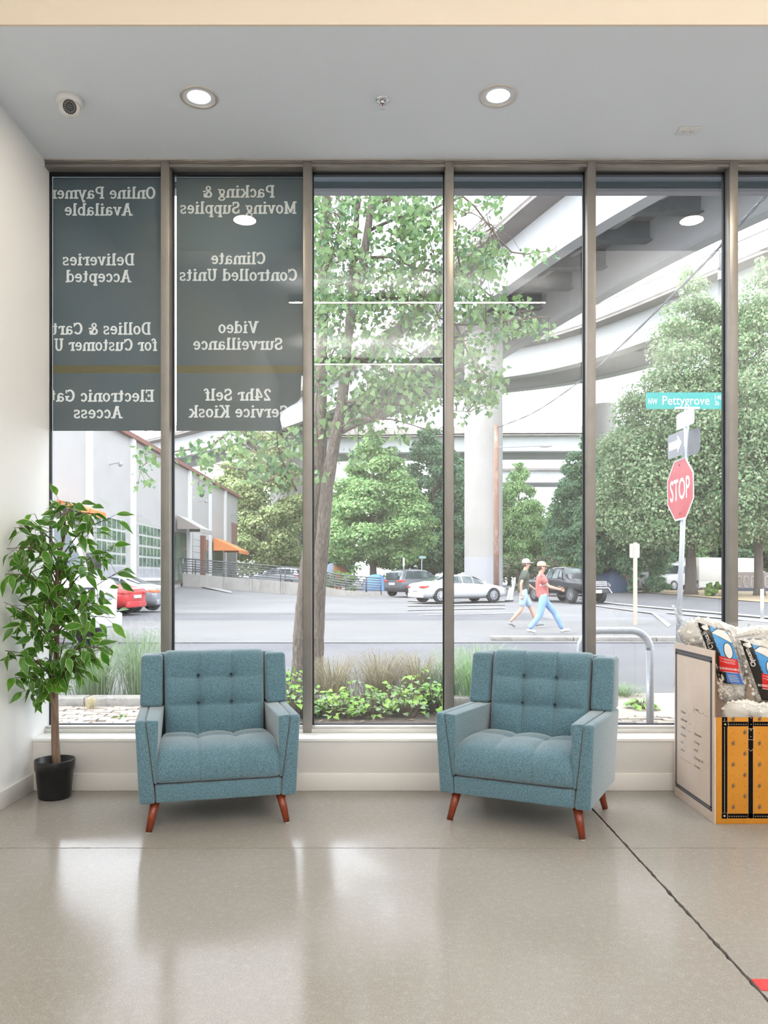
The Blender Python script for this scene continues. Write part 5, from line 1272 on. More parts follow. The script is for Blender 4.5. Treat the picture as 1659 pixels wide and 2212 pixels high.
# ================================================================== PLANTING BED
gb = [mat('grass_blade_green', (.16, .24, .12), .6, island=[(.11, .19, .09), (.19, .28, .14), (.27, .32, .19)], transl=.35), mat('grass_blade_dry', (.26, .23, .14), .7, island=[(.19, .17, .10), (.28, .24, .15), (.34, .29, .19), (.17, .20, .11)], transl=.35),
      mat('grass_blade_fresh', (.2, .33, .13), .6, island=[(.14, .26, .09), (.24, .37, .16), (.33, .43, .24)], transl=.35), mat('grass_straw', (.44, .38, .22), .7, transl=.3)]
def grass(label, x, y, n, h, spread, m, z=GZ + .01):
    mb = MB()
    for _ in range(n):
        a = R.uniform(0, 2 * pi); r0 = abs(R.gauss(0, spread * .3)); b = Vector((r0 * cos(a), r0 * sin(a), 0)); a2 = a + R.gauss(0, .6); L_4 = h * R.uniform(.5, 1.1); out = Vector((cos(a2), sin(a2), 0)) * spread * R.uniform(.4, 1.2)
        sd = Vector((-sin(a2), cos(a2), 0)) * R.uniform(.0022, .004); pts = [b, b + out * .3 + Vector((0, 0, L_4 * .62)), b + out * .7 + Vector((0, 0, L_4 * .95)), b + out * 1.15 + Vector((0, 0, L_4 * .86))]
        i = len(mb.v)
        for k, p in enumerate(pts[:-1]): mb.v += [tuple(p - sd * (1 - k * .25)), tuple(p + sd * (1 - k * .25))]
        mb.v.append(tuple(pts[-1])); mb.face((i, i + 1, i + 3, i + 2)); mb.face((i + 2, i + 3, i + 5, i + 4)); mb.face((i + 4, i + 5, i + 6))
    o = mb.build('ornamental_grass', m, fix=False); o.location = (x, y, z); tag(o, label, 'grass', 'grass clumps in the planting bed'); return o
grass('green fountain grass clump behind the kerb, left of the fig trunk', -3.75, 8.6, 500, .55, .42, gb[0])
grass('green fountain grass clump behind the kerb, right of the fig trunk', -3.1, 8.65, 550, .60, .45, gb[0])
grass('tall wispy grass clump left of the left armchair', -2.62, 8.7, 480, .75, .38, gb[0])
grass('dry grass clump beside the tree trunk', -.50, 8.5, 420, .48, .34, gb[1])
grass('bushy dry grass mound in the middle pane, left one', .0, 8.7, 560, .52, .42, gb[1])
grass('bushy dry grass mound in the middle pane, right one', .42, 8.75, 560, .50, .40, gb[1])
grass('small green grass tuft at the third mullion foot', .72, 8.55, 320, .42, .28, gb[0])
grass('fresh green arching grass beside the right armchair', 1.02, 8.35, 650, .62, .46, gb[2])
grass('pale straw tuft growing between the paving bricks', -2.88, 7.93, 90, .16, .07, gb[3])
grass('low green weed row along the gravel edge, right', 2.75, 9.05, 260, .12, .35, gb[0])
gcm = [mat('ground_cover_lime', (.25, .42, .07), .5, transl=.4), mat('ground_cover_green', (.16, .32, .06), .5, transl=.35), mat('ground_cover_grey_green', (.20, .30, .14), .5, transl=.35)]
gch = [heart('leaf', .066, gcm[0], .2), heart('leaf', .060, gcm[1], .3), heart('leaf', .052, gcm[2], .2)]
def cover(label, x, y, w_, h, n, z=GZ + .015, sc_l=1.0):
    t = thing('ground_cover_plant', label, 'plant', (x, y, z), 0, 'leafy plants in the bed'); st = MB()
    for k in range(n):
        a = R.uniform(0, 2 * pi); r_ = w_ * math.sqrt(R.random()); zz_ = h * R.uniform(.25, 1.05) * (1 - .5 * (r_ / w_) ** 2); p = Vector((r_ * cos(a), r_ * sin(a), zz_))
        st.tube([(p.x * .35, p.y * .35, 0), (p.x * .7, p.y * .7, zz_ * .7), p], .0035, 4, cap=False)
        d = Vector((cos(a) + R.gauss(0, .5), sin(a) + R.gauss(0, .5), R.gauss(-.15, .3))).normalized(); sd = d.cross(Vector((R.gauss(0, .25), R.gauss(-.3, .25), 1))).normalized(); nz = sd.cross(d)
        M_ = Matrix((sd, d, nz)).transposed().to_4x4(); M_.translation = p; o = link('leaf', R.choice(gch), t); o.matrix_local = M_ @ Matrix.Scale(R.uniform(.7, 1.2) * sc_l, 4)
    st.build('stems', br2, t, fix=False, kind='stuff'); return t
for (px, Y, w_, h, n, lab) in ((690, 7.75, .20, .26, 46, 'lime leafed plant at the foot of the street tree'), (728, 7.62, .20, .22, 46, 'leafy ground cover plant second from the tree trunk'), (770, 7.85, .22, .32, 52, 'taller lime ground cover plant in the middle of the pane'),
    (805, 7.6, .20, .22, 44, 'leafy ground cover plant low at the middle of the pane'), (842, 7.9, .20, .28, 44, 'ground cover plant right of the middle, before the dry grass'), (880, 7.62, .18, .24, 36, 'pale leafed shrub with bare brown stems'),
    (905, 8.0, .22, .42, 50, 'taller bright shrub near the right armchair'), (938, 7.8, .16, .3, 34, 'lime leafed plant beside the third mullion'), (610, 8.0, .22, .50, 52, 'bushy green plant between the left armchair and tree trunk'), (640, 7.6, .2, .3, 44, 'leafy plant low behind the left armchair arm'), (1385, 8.1, .13, .10, 30, 'low green weed growing in the gravel beside the bike rack')):
    v = P(px, 1500, Y); cover(lab, v.x, Y, w_ * 1.1, h, int(n * 1.9))
cover('tiny yellow green weed in the paving joint', P(255, 1560, 7.45).x, 7.45, .08, .05, 14, GZ + .03, .6)
# fallen dry leaves on the soil
fm = mat('fallen_dry_leaf', (.20, .13, .08), .8, island=[(.13, .08, .05), (.24, .16, .10), (.30, .22, .15)]); fb = MB()
for _ in range(90):
    x, y = R.uniform(-1.6, 1.2), R.uniform(7.25, 7.9); a = R.uniform(0, 6.3); s = R.uniform(.02, .04)
    fb.poly([(x + s * cos(a + k * pi / 2) * (1 if k % 2 else .5), y + s * sin(a + k * pi / 2) * (1 if k % 2 else .5), GZ + .02 + R.uniform(0, .015)) for k in range(4)])
o = fb.build('fallen_leaves', fm, fix=False); tag(o, 'scattered dry brown leaves on the soil of the bed', 'leaves', kind='stuff')

# ================================================================== STREET FURNITURE
galv = mat('galvanised_steel', (.36, .38, .41), .45, .4, noise=[(60, (.30, .32, .35), .4, .7)])
Yr = 6.95
def U(px): return (px - 821) * Yr / 1720
bk = thing('bike_rack', 'galvanised inverted U bike rack outside, left of the cardboard box', 'bike rack', (U(1328), Yr, GZ))
hw = (U(1405) - U(1253)) / 2; top = .735 - GZ; arc = [(-hw, 0, 0), (-hw, 0, top - .17)]
for k in range(9): a = pi - k * pi / 16; arc.append((-hw + .17 + .17 * cos(a), 0, top - .17 + .17 * sin(a)))
arc += [(-x, y, z) for x, y, z in arc[::-1]]
MB().tube(arc, .032, 14).build('bent_pipe', galv, bk, smooth=True)
for s in (-1, 1): MB().lathe([(.001, .012), (.07, .012), (.07, 0)], (s * hw, 0, 0), 16).build('base_plate', galv, bk)
# street name and stop sign post
Ys = 9.9; base = P(1467, 1300, Ys); pb = Vector((P(1461, 1380, Ys).x, Ys, GZ)); ptop = P(1484, 886, Ys)
sgn_green = mat('teal_green_sign', (.0, .21, .19), .35); sgn_white = mat('white_sign_paint', (.5, .5, .5), .4); sgn_red = mat('faded_red_sign', (.33, .045, .055), .35, noise=[(3, (.37, .08, .09), .4, .7)]); sgn_back = mat('bare_aluminium_sign', (.165, .175, .19), .45, .3)
sp_t = thing('street_sign_post', 'leaning galvanised post carrying stop sign and green street name sign', 'street sign', pb)
ax_ = (ptop - pb).normalized()
MB().tube([(0, 0, -.05), tuple(ptop - pb)], .032, 12).build('post', galv, sp_t, smooth=True)
MB().tube([tuple(ax_ * .42), tuple(ax_ * .46)], .042, 12).build('post_collar', galv, sp_t)
def rrect(w_, h, r_, n=5):
    pts = []
    for (cx, cy, a0) in ((w_ / 2 - r_, h / 2 - r_, 0), (-w_ / 2 + r_, h / 2 - r_, 90), (-w_ / 2 + r_, -h / 2 + r_, 180), (w_ / 2 - r_, -h / 2 + r_, 270)):
        pts += [(cx + r_ * cos(rad(a0 + 90 * k / n)), cy + r_ * sin(rad(a0 + 90 * k / n))) for k in range(n + 1)]
    return pts
def plate(name, pts, m, c, yaw, parent, th=.004, off=0, roll=0, **kw):
    """flat plate in local xz, face towards -y, turned by yaw about z"""
    mb = MB(); mb.prism(pts, 1, off - th, off); o = mb.build(name, m, parent, **kw); o.location = c; o.rotation_euler = (0, roll, yaw); return o
nc = P(1488, 867.5, Ys) - pb; nc.y -= .04
ns = plate('street_name_plate', rrect(1.10, .205, .025), sgn_green, nc, 0, sp_t, label='green street name plate')
Kp = Ys / 1720
for (tt, px, py, wpx, hpx) in (('NW', 1397.7, 875, 19.5, 12.2), ('Pettygrove', 1428, 876, 101, 18.8), ('1400', 1541, 865, 23, 9.8), ('St', 1541, 877, 9.5, 9.0)):
    o_ = P(px, py, Ys) - pb - nc; place_text(tt, (o_.x, -.006, o_.z), (1, 0, 0), (0, 0, 1), width=wpx * Kp, height=hpx * Kp, m=sgn_white, name='lettering', parent=ns, offset=.003)
br_ = P(1480, 884, Ys) - pb; MB().box(br_.x - .15, br_.x + .15, -.075, -.045, br_.z - .012, br_.z + .012).build('bracket', sgn_white, sp_t)
MB().box(br_.x + .0, br_.x + .05, -.06, .04, br_.z - .04, br_.z + .02).build('bracket', galv, sp_t)
yaw = rad(-87)
c2 = P(1480, 906, Ys) - pb + Vector((-.01, -.03, 0)); plate('cross_street_plate', rrect(.50, .20, .03), mat('blank_pale_sign', (.46, .50, .52), .3), c2, yaw, sp_t)
c3 = P(1466, 962, Ys) - pb + Vector((-.045, -.02, 0)); ow = plate('arrow_plate', rrect(.46, .30, .03), sgn_back, c3, yaw, sp_t, label='small grey plate with a white arrow')
MB().prism([(-.19, -.05), (.06, -.05), (.06, -.11), (.19, .0), (.06, .11), (.06, .05), (-.19, .05)], 1, -.006, -.0045).build('arrow', sgn_white, ow)
plate('rear_plate', rrect(.40, .32, .08), sgn_back, P(1488, 955, Ys) - pb + Vector((.05, .03, 0)), rad(-84), sp_t)
sc3 = P(1471.5, 1058, Ys) - pb + Vector((-.03, -.045, 0)); oct_ = [(.412 * cos(rad(22.5 + 45 * k)), .412 * sin(rad(22.5 + 45 * k))) for k in range(8)]
st_ = plate('stop_sign', oct_, sgn_white, sc3, yaw, sp_t, roll=rad(-2), label='faded red octagonal stop sign')
MB().prism([(a * .94, b * .94) for a, b in oct_], 1, -.0065, -.0045).build('sign_face', sgn_red, st_)
place_text('STOP', (-.285, -.0075, -.125), (1, 0, 0), (0, 0, 1), width=.57, height=.255, m=sgn_white, name='lettering', parent=st_, offset=.012)
for zb_ in (.30, -.30): MB().sphere((0, -.008, zb_), .009, 8, 5).build('bolt', rubber, st_)
# parking sign seen from behind
Y2 = 22.4; t = thing('parking_sign', 'small white sign seen from behind on a thin wooden post', 'street sign', (P(1372, 1300, Y2).x, Y2, GZ))
zt = CAMH + (1247 - 1172) * Y2 / 1720 - GZ; MB().box(-.045, .045, -.045, .045, -.05, zt).build('post', mat('weathered_post', (.36, .31, .25), .8), t); plate('plate', rrect(.28, .40, .04), mat('pale_sign_back', (.45, .45, .44), .5), (.0, .06, zt - .23), 0, t, .006)
MB().box(-.02, .02, .045, .075, zt - .4, zt - .05).build('mount_strip', galv, t)
# distant street name sign and marker posts
t = thing('street_sign_post', 'distant pale street name sign on a thin post beside the white sedan roof', 'street sign', (P(911, 1250, 66).x, 66, zg(3.4, 66)))
MB().tube([(0, 0, 0), (0, 0, 2.9)], .05, 8).build('post', galv, t); plate('street_name_plate', rrect(.62, .2, .03), mat('pale_green_sign', (.25, .40, .36), .4), (.05, -.06, 2.75), .3, t)
t = thing('utility_sign_post', 'thin pale sign post left of the grey hatchback', 'street sign', (P(872, 1250, 58).x, 58, zg(1.7, 58)))
MB().tube([(0, 0, 0), (0, 0, 2.4)], .05, 8).build('post', galv, t); plate('plate', rrect(.14, .6, .03), sgn_white, (0, -.06, 2.2), 0, t)
for px, py, hp, lab in ((1103, 1292, 37, 'leaning white panel marker right of the sedan bonnet'), (1096, 1290, 30, 'thin white marker stake right of the sedan bonnet')):
    Y = 43; t = thing('marker_panel', lab, 'marker', (P(px, py, Y).x, Y, zg(6.5, Y)), .2); h_ = hp * Y / 1720; MB().hull8([(-.07, -.02, 0), (.07, -.02, 0), (.07, .02, 0), (-.07, .02, 0)], [(.10, -.02, h_), (.24, -.02, h_), (.24, .02, h_), (.10, .02, h_)]).build('panel', sgn_white, t); MB().box(-.12, .12, -.1, .1, 0, .06).build('foot', rubber, t)
t = thing('lane_post', 'white flexible lane post on the road at the right edge', 'bollard', (P(1646, 1340, 25).x, 25, GZ)); MB().tube([(0, 0, .02), (0, 0, .98)], [.055, .05], 12).build('tube_post', mat('white_plastic_post', (.40, .40, .39), .5), t, smooth=True); MB().lathe([(.001, .04), (.14, .03), (.16, 0)], (0, 0, 0), 14).build('base', sgn_white, t)
# wooden pole, street lamp arm and the sagging cable
Yp_ = 44; pw = P(1072, 1276, Yp_); pole = thing('utility_pole', 'brown wooden utility pole in front of the round bridge pier', 'pole', (pw.x, Yp_, zg(pw.x, Yp_)))
ph = CAMH + (1247 - 918) * Yp_ / 1720 - zg(pw.x, Yp_); MB().tube([(0, 0, -.1), (0, 0, ph * .5), (0, 0, ph)], [.165, .145, .125], 14, jit=.04).build('post', mat('weathered_brown_timber', (.21, .12, .085), .9, noise=[(2.5, (.33, .24, .19), .5, .7), (9, (.12, .06, .04), .5, .75)], stretch=(2, 2, .7)), pole, smooth=True)
MB().tube([(.12, 0, ph - 1.25), (2.4, 0, ph - 1.15)], .035, 8).build('lamp_arm', galv, pole); MB().sphere((2.7, 0, ph - 1.13), .42, 12, 8, sc3=(1, .45, .28)).build('lamp_head', sgn_white, pole, smooth=True)
cb_pts = [P(1073, 924, Yp_), P(1150, 893, 39), P(1250, 826, 31), P(1330, 757, 25), P(1430, 660, 19), P(1530, 560, 14.5), P(1600, 482, 12), P(1680, 395, 10), P(1800, 260, 8)]
q = seg_poly(cb_pts, 90); mb = MB()
for ph_ in (0, pi): mb.tube([p + Vector((0, .018 * cos(i * .9 + ph_), .018 * sin(i * .9 + ph_))) for i, p in enumerate(q)], [lerp(.024, .013, i / 90) for i in range(91)], 5)
tag(mb.build('overhead_cable', mat('grey_cable', (.07, .075, .08), .6), smooth=True), 'twisted grey overhead cable sagging from the wooden pole to the upper right', 'cable')
# lamp posts standing on the second overpass
for px, pyt, pyb, Y in ((1556, 500, 566, 49), (1471, 552, 604, 58)):
    a, b = P(px, pyb, Y), P(px, pyt, Y); t = thing('bridge_lamp', 'thin lamp post on the second overpass, %s' % ('nearer the fifth mullion, arched' if px > 1500 else 'further left, straight'), 'lamp post', a)
    pts = [(0, 0, -1), tuple((b - a) * .8), tuple((b - a) + Vector((-.3, 0, -.2))), tuple((b - a) + Vector((-1.0, 0, .05)))] if px > 1500 else [(0, 0, -1), tuple(b - a)]
    MB().tube(pts, .045, 6).build('post', galv, t, smooth=True); MB().box(-.12, .12, -.12, .12, -1.1, -.6).build('foot', galv, t)
# low graffiti wall and rail wagon at the far right, brown fence behind the tents
t = thing('sprayed_wall', 'low wall sprayed with pale graffiti at the far right', 'wall', (0, 0, 0)); X0 = P(1585, 1260, 62).x; z0 = zg(X0, 62); MB().box(X0, X0 + 6, 62, 62.3, z0, z0 + 1.5).build('wall_face', mat('brown_grey_wall', (.25, .215, .20), .9), t)
gr = MB()
for k in range(7): gr.tube([(X0 + .4 + k * .55 + .22 * cos(a), 61.98, z0 + .75 + .45 * sin(a)) for a in [R.uniform(0, 1) + j * .7 for j in range(7)]], .03, 4)
gr.build('graffiti', sgn_white, t); MB().box(X0, X0 + 6, 61.9, 62, z0 + .02, z0 + .25).build('blue_base_band', mat('navy_band', (.03, .035, .08), .6), t)
fn_m = mat('brown_board', (.17, .10, .08), .85, noise=[(3, (.13, .075, .06), .4, .7)])
t = thing('board_fence', 'brown board fence in the distance behind the white truck', 'fence', (0, 0, 0)); xa, xb = P(1320, 1250, 92).x, P(1500, 1250, 92).x; zf = zg(xa, 92); k = 0; x = xa
while x < xb: MB().box(x, x + .27, 92, 92.05, zf, zf + 1.9 + .05 * sin(k * 7)).build('board', fn_m, t); x += .29; k += 1
for z_ in (.5, 1.5): MB().box(xa, xb, 92.05, 92.12, zf + z_, zf + z_ + .1).build('fence_rail', fn_m, t)
# tents
def tent(label, px, Y, w_, h, cols, rz=0):
    X = P(px, 1250, Y).x; t = thing('dome_tent', label, 'tent', (X, Y, zg(X, Y)), rz); n = 6
    for k in range(n):
        a0, a1 = 2 * pi * k / n, 2 * pi * (k + 1) / n; mb = MB(); J = 6
        for j in range(J + 1):
            e_ = j / J * pi / 2
            for a in (a0, (a0 + a1) / 2, a1): f_ = 1 if a != (a0 + a1) / 2 else .93; mb.v.append((w_ * cos(e_) ** .8 * cos(a) * f_ if j < J else 0, w_ * cos(e_) ** .8 * sin(a) * f_ if j < J else 0, h * sin(e_)))
        for j in range(J):
            for q_ in range(2): mb.face((j * 3 + q_, j * 3 + q_ + 1, j * 3 + 3 + q_ + 1, j * 3 + 3 + q_))
        mb.build('panel', cols[k % len(cols)], t, smooth=True)
    for k in range(3):
        a = 2 * pi * k / 6; MB().tube([(w_ * 1.01 * cos(e_) ** .8 * cos(a), w_ * 1.01 * cos(e_) ** .8 * sin(a), h * 1.01 * sin(e_)) for e_ in [i / 10 * pi / 2 for i in range(11)]], .02, 5).build('tent_pole', rubber, t)
tb = mat('blue_tent_cloth', (.10, .24, .52), .7); tg_ = mat('grey_tent_cloth', (.16, .20, .28), .7); to = mat('orange_tent_cloth', (.55, .25, .12), .7); tn = mat('navy_tarp', (.05, .09, .17), .7); tr_ = mat('red_tarp', (.5, .06, .06), .7)
tent('grey and orange dome tent behind the ramp railing', 725, 76, 1.75, 2.5, [tg_, to, tg_], .4)
tent('light blue dome tent right of the railing end', 811, 66, 1.05, 1.35, [tb], .2)
tent('navy and red tarp tent under the dark tree, right of the pickup', 1322, 60, 1.5, 1.75, [tn, tn, tr_], .1)
t = thing('white_bundle', 'pile of white tarp and crates between the two tents', 'tarp', (P(762, 1250, 70).x, 70, zg(-2.4, 70))); MB().hull8([(-1, -.5, 0), (1, -.5, 0), (1, .5, 0), (-1, .5, 0)], [(-.6, -.3, .75), (.5, -.4, .9), (.7, .3, .7), (-.7, .3, .8)]).build('tarp', mat('white_tarp', (.42, .42, .42), .7), t, bevel=.1); MB().box(.9, 1.7, -.3, .3, 0, .9).build('crate', mat('buff_crate', (.33, .28, .22), .8), t, bevel=.02)
t = thing('white_board', 'white blank board leaning near the distant shrub, left of the truck', 'board', (P(1382, 1260, 58).x, 58, zg(18, 58)), .1); MB().box(-.65, .65, -.04, .04, .3, 1.5).build('panel', sgn_white, t); MB().box(-.6, -.5, -.04, .04, 0, .3).build('leg', galv, t); MB().box(.5, .6, -.04, .04, 0, .3).build('leg', galv, t)
# ================================================================== VEHICLES
tyre_m = mat('tyre_rubber', (.018, .018, .022), .8); rim_m = mat('alloy_rim', (.42, .43, .45), .3, .7); cglass = mat('car_glass', (.04, .055, .06), .06, noise=[(1.5, (.10, .13, .13), .5, .7)])
lamp_r = mat('tail_lamp_red', (.45, .04, .03), .2); lamp_w = mat('head_lamp_clear', (.55, .56, .58), .1, .3); plate_m = mat('licence_plate', (.5, .5, .52), .5); trim_b = mat('black_car_trim', (.02, .02, .022), .5); lamp_o = mat('tail_lamp_orange', (.62, .16, .06), .2)
def wheel(parent, x, y, r, wd):
    s = 1 if y > 0 else -1; Mx = Matrix.Rotation(pi / 2, 3, 'X')
    w_ = MB().lathe([(r * .62, -wd / 2), (r * .92, -wd / 2), (r, -wd / 2 + .03), (r, wd / 2 - .03), (r * .92, wd / 2), (r * .62, wd / 2)], (x, y, r), 26, M=Mx).build('wheel', tyre_m, parent, smooth=True)
    rm = MB(); yo = y + s * (wd / 2 - .03); rm.lathe([(.001, -.01), (r * .18, -.02), (r * .2, .0)], (x, yo, r), 12, M=Mx); rm.lathe([(r * .57, -.03), (r * .64, -.03), (r * .64, .03), (r * .57, .03)], (x, yo, r), 26, M=Mx)
    for k in range(10):
        a = 2 * pi * k / 10; p = Vector((x + r * .12 * cos(a), yo, r + r * .12 * sin(a))); q = Vector((x + r * .6 * cos(a), yo, r + r * .6 * sin(a))); rm.beam(p, q, r * .10, .02, up=(0, 1, 0))
    rm.build('rim', rim_m, w_); MB().lathe([(.001, .05 * s), (r * .6, .05 * s)], (x, yo, r), 20, M=Mx).build('brake_disc', trim_b, w_)
def loft_body(name, st, m, parent):
    """stations (x, z_sill, z_mid, z_belt, z_top, half width sill, mid, belt, top)"""
    mb = MB(); W = 11
    for (x, zs, zm, zb, zt, ws_, wm, wb, wt) in st:
        for (yy, z) in ((0, zs), (ws_, zs), (wm, zm), (wb, zb), (wt, zt - (zt - zb) * .06), (wt * .6, zt)): mb.v.append((x, yy, z))
        for (yy, z) in ((wt * .6, zt), (wt, zt - (zt - zb) * .06), (wb, zb), (wm, zm), (ws_, zs)): mb.v.append((x, -yy, z))
    for i in range(len(st) - 1):
        for k in range(W): mb.face((i * W + k, i * W + (k + 1) % W, (i + 1) * W + (k + 1) % W, (i + 1) * W + k))
    mb.face(list(range(W))[::-1]); e_ = (len(st) - 1) * W; mb.face([e_ + k for k in range(W)])
    o = mb.build(name, m, parent, smooth=True); s_ = o.modifiers.new('subsurf', 'SUBSURF'); s_.levels = s_.render_levels = 1
    return o
def car(name, label, px, Y, rz, L=4.8, Wd=1.86, H=1.46, paint=None, style='sedan', wr=.34, group=None, lamp=None):
    X = P(px, 1280, Y).x; c = thing(name, label, 'car', (X, Y, zg(X, Y) + .02), rz, group); h = Wd / 2; lamp = lamp or lamp_r
    S_ = lambda t, zs, zm, zb, zt, wk, wt: (lerp(-L / 2, L / 2, t), zs * H, zm * H, zb * H, zt * H, h * .9 * wk, h * wk, h * .96 * wk, h * wt)
    if style == 'sedan':
        prof = [(0, .25, .42, .60, .62, .86, .70), (.03, .17, .42, .66, .69, .96, .78), (.13, .14, .42, .665, .72, 1, .78), (.20, .13, .42, .665, .80, 1, .70), (.31, .13, .42, .665, .955, 1, .62), (.42, .13, .42, .66, 1.0, 1, .62), (.55, .13, .42, .65, .985, 1, .63), (.64, .13, .42, .64, .88, 1, .66), (.735, .13, .42, .63, .67, 1, .78), (.88, .14, .40, .58, .60, .98, .74), (.96, .16, .38, .50, .53, .88, .66), (1, .20, .36, .44, .46, .72, .55)]
        roof = (.16, .29, .33, .57, .60, .725)
    elif style == 'hatch':
        prof = [(0, .24, .40, .58, .60, .88, .74), (.02, .18, .40, .62, .70, .97, .72), (.07, .16, .40, .62, .93, 1, .64), (.14, .15, .40, .62, .985, 1, .66), (.40, .15, .40, .61, 1, 1, .67), (.55, .15, .40, .60, .97, 1, .67), (.64, .15, .40, .60, .84, 1, .70), (.72, .15, .40, .59, .645, 1, .80), (.88, .16, .40, .56, .59, .98, .76), (.97, .18, .38, .50, .53, .88, .66), (1, .22, .36, .44, .46, .74, .55)]
        roof = (.0, .06, .13, .56, .58, .715)
    elif style == 'pickup':
        prof = [(0, .30, .42, .60, .61, .95, .86), (.02, .26, .42, .62, .63, 1, .88), (.33, .24, .42, .62, .63, 1, .88), (.35, .24, .42, .62, .92, 1, .68), (.40, .24, .42, .62, 1.0, 1, .70), (.58, .24, .42, .62, 1.0, 1, .70), (.62, .24, .42, .62, .97, 1, .72), (.71, .24, .42, .61, .66, 1, .84), (.90, .24, .42, .60, .63, 1, .82), (.975, .26, .42, .56, .60, .96, .80), (1, .28, .40, .53, .56, .90, .72)]
        roof = (.335, .36, .40, .60, .63, .70)
    body = loft_body('body', [S_(*a) for a in prof], paint, c)
    # glazing laid just proud of the cabin
    def at(t):
        for a, b in zip(prof[:-1], prof[1:]):
            if a[0] <= t <= b[0]:
                f = (t - a[0]) / (b[0] - a[0]); return [lerp(u, v, f) for u, v in zip(a, b)]
    def pt_(t, f, s, k=1.012):
        a = at(t); x = lerp(-L / 2, L / 2, t); z = lerp(a[3], a[4], f) * H; wy = lerp(h * .96 * a[5], h * a[6], f) * k; return (x, s * wy, z)
    r0, r1, r2, r3, r4, r5 = roof
    for s in (-1, 1):
        cuts = [r2, lerp(r2, r3, .48), r3] if style != 'hatch' else [r2 - .05, lerp(r2, r3, .3), lerp(r2, r3, .64), r3]
        for a, b in zip(cuts[:-1], cuts[1:]):
            mb = MB(); n = 4; lo = [pt_(lerp(a + .006, b - .006, i / n), .12, s) for i in range(n + 1)]; hi = [pt_(lerp(a + .006, b - .006, i / n), .82, s, 1.03) for i in range(n + 1)]
            for i in range(n): mb.quad(lo[i], lo[i + 1], hi[i + 1], hi[i])
            mb.build('side_window', cglass, c)
        mb = MB(); mb.poly([pt_(r3 + .004, .12, s), pt_(r5 - .03, .2, s, 1.03), pt_(r4 + .01, .78, s, 1.03), pt_(r3 + .004, .84, s, 1.03)]); mb.build('quarter_window', cglass, c)
        if style == 'sedan': MB().poly([pt_(r2 - .006, .12, s), pt_(r2 - .006, .82, s, 1.03), pt_(r1, .7, s, 1.03), pt_(r0 + .05, .2, s, 1.03)]).build('quarter_window', cglass, c)
        mx, my, mz = pt_(r5 - .035, .15, s, 1.0); mr_ = MB(); mr_.hull8([(mx - .06, my, mz), (mx + .08, my, mz), (mx + .04, my + s * .2, mz + .02), (mx - .06, my + s * .2, mz + .02)], [(mx - .06, my, mz + .11), (mx + .04, my, mz + .11), (mx + .0, my + s * .2, mz + .12), (mx - .06, my + s * .2, mz + .12)]); mr_.build('wing_mirror', paint, c, bevel=.02)
        for d_ in (.47, .63) if style != 'pickup' else (.5,):
            x_ = lerp(-L / 2, L / 2, d_); MB().box(x_ - .16, x_ - .02, s * h * 1.0 - .01, s * h * 1.0 + .012, H * .555, H * .572).build('door_handle', paint if style == 'sedan' else trim_b, c)
        MB().box(lerp(-L / 2, L / 2, .2), lerp(-L / 2, L / 2, .78), s * h * .93 - .02, s * h * .93 + .03, H * .15, H * .19).build('sill_trim', trim_b, c)
    def screen(t0, t1, nm):
        mb = MB(); n = 4; g = []
        for j in range(n + 1):
            t = lerp(t0, t1, j / n); a = at(t); x = lerp(-L / 2, L / 2, t); z = a[4] * H; wy = h * a[6]
            g.append([(x, yy * wy * .94, z + .012 - abs(yy) ** 3 * (a[4] - a[3]) * H * .06) for yy in (-1, -.5, 0, .5, 1)])
        for j in range(n):
            for i in range(4): mb.quad(g[j][i], g[j][i + 1], g[j + 1][i + 1], g[j + 1][i])
        mb.build(nm, cglass, c, smooth=True)
    screen(r4, r5 - .008, 'windscreen'); screen(r0 + .005, r1, 'rear_window')
    if style == 'hatch': MB().box(-L / 2 - .01, -L / 2 + .02, -h * .62, h * .62, H * .62, H * .86).build('rear_glass', cglass, c, bevel=.01)
    xr, xf = -L / 2, L / 2; k_ = .62 if style == 'sedan' else .66
    for s in (-1, 1):
        MB().hull8([(xr - .015, s * h * .50, H * .53), (xr + .05, s * h * .90, H * .51), (xr + .32, s * h * 1.0, H * .55), (xr + .1, s * h * .52, H * .53)], [(xr - .01, s * h * .50, H * .575), (xr + .05, s * h * .90, H * .60), (xr + .30, s * h * .985, H * .61), (xr + .1, s * h * .52, H * .58)]).build('tail_lamp', lamp, c, bevel=.01)
        z0 = H * (.42 if style != 'pickup' else .50); MB().hull8([(xf - .03, s * h * .46, z0), (xf - .12, s * h * .80, z0), (xf - .34, s * h * .93, z0 + .02), (xf - .2, s * h * .5, z0)], [(xf - .06, s * h * .46, z0 + .08), (xf - .16, s * h * .80, z0 + .12), (xf - .36, s * h * .92, z0 + .14), (xf - .2, s * h * .5, z0 + .1)]).build('head_lamp', lamp_w, c, bevel=.01)
    MB().box(xr - .02, xr + .03, -.26, .26, H * .42, H * .50).build('licence_plate', plate_m, c)
    MB().box(xr - .012, xr + .14, -h * .74, h * .74, H * .19, H * .34).build('rear_bumper', trim_b if style != 'sedan' else paint, c, bevel=.03)
    gm_ = MB(); gm_.box(xf - .06, xf + .012, -h * .42, h * .42, H * .26, H * .43); gm_.build('grille', trim_b, c, bevel=.02)
    wb_ = (.19, .80) if style == 'sedan' else ((.17, .81) if style == 'hatch' else (.20, .82))
    for t in wb_:
        x_ = lerp(-L / 2, L / 2, t)
        for s in (-1, 1):
            wheel(c, x_, s * (h - .10), wr, .22)
            a_ = MB(); a_.lathe([(wr * 1.0, -.008), (wr * 1.05, -.008), (wr * 1.05, .012), (wr * 1.0, .012)], (x_, s * (h - .008), wr), 28, M=Matrix.Rotation(pi / 2, 3, 'X')); a_.build('wheel_gap_shade', trim_b, c)  # dark ring stands in for the shaded gap around the tyre
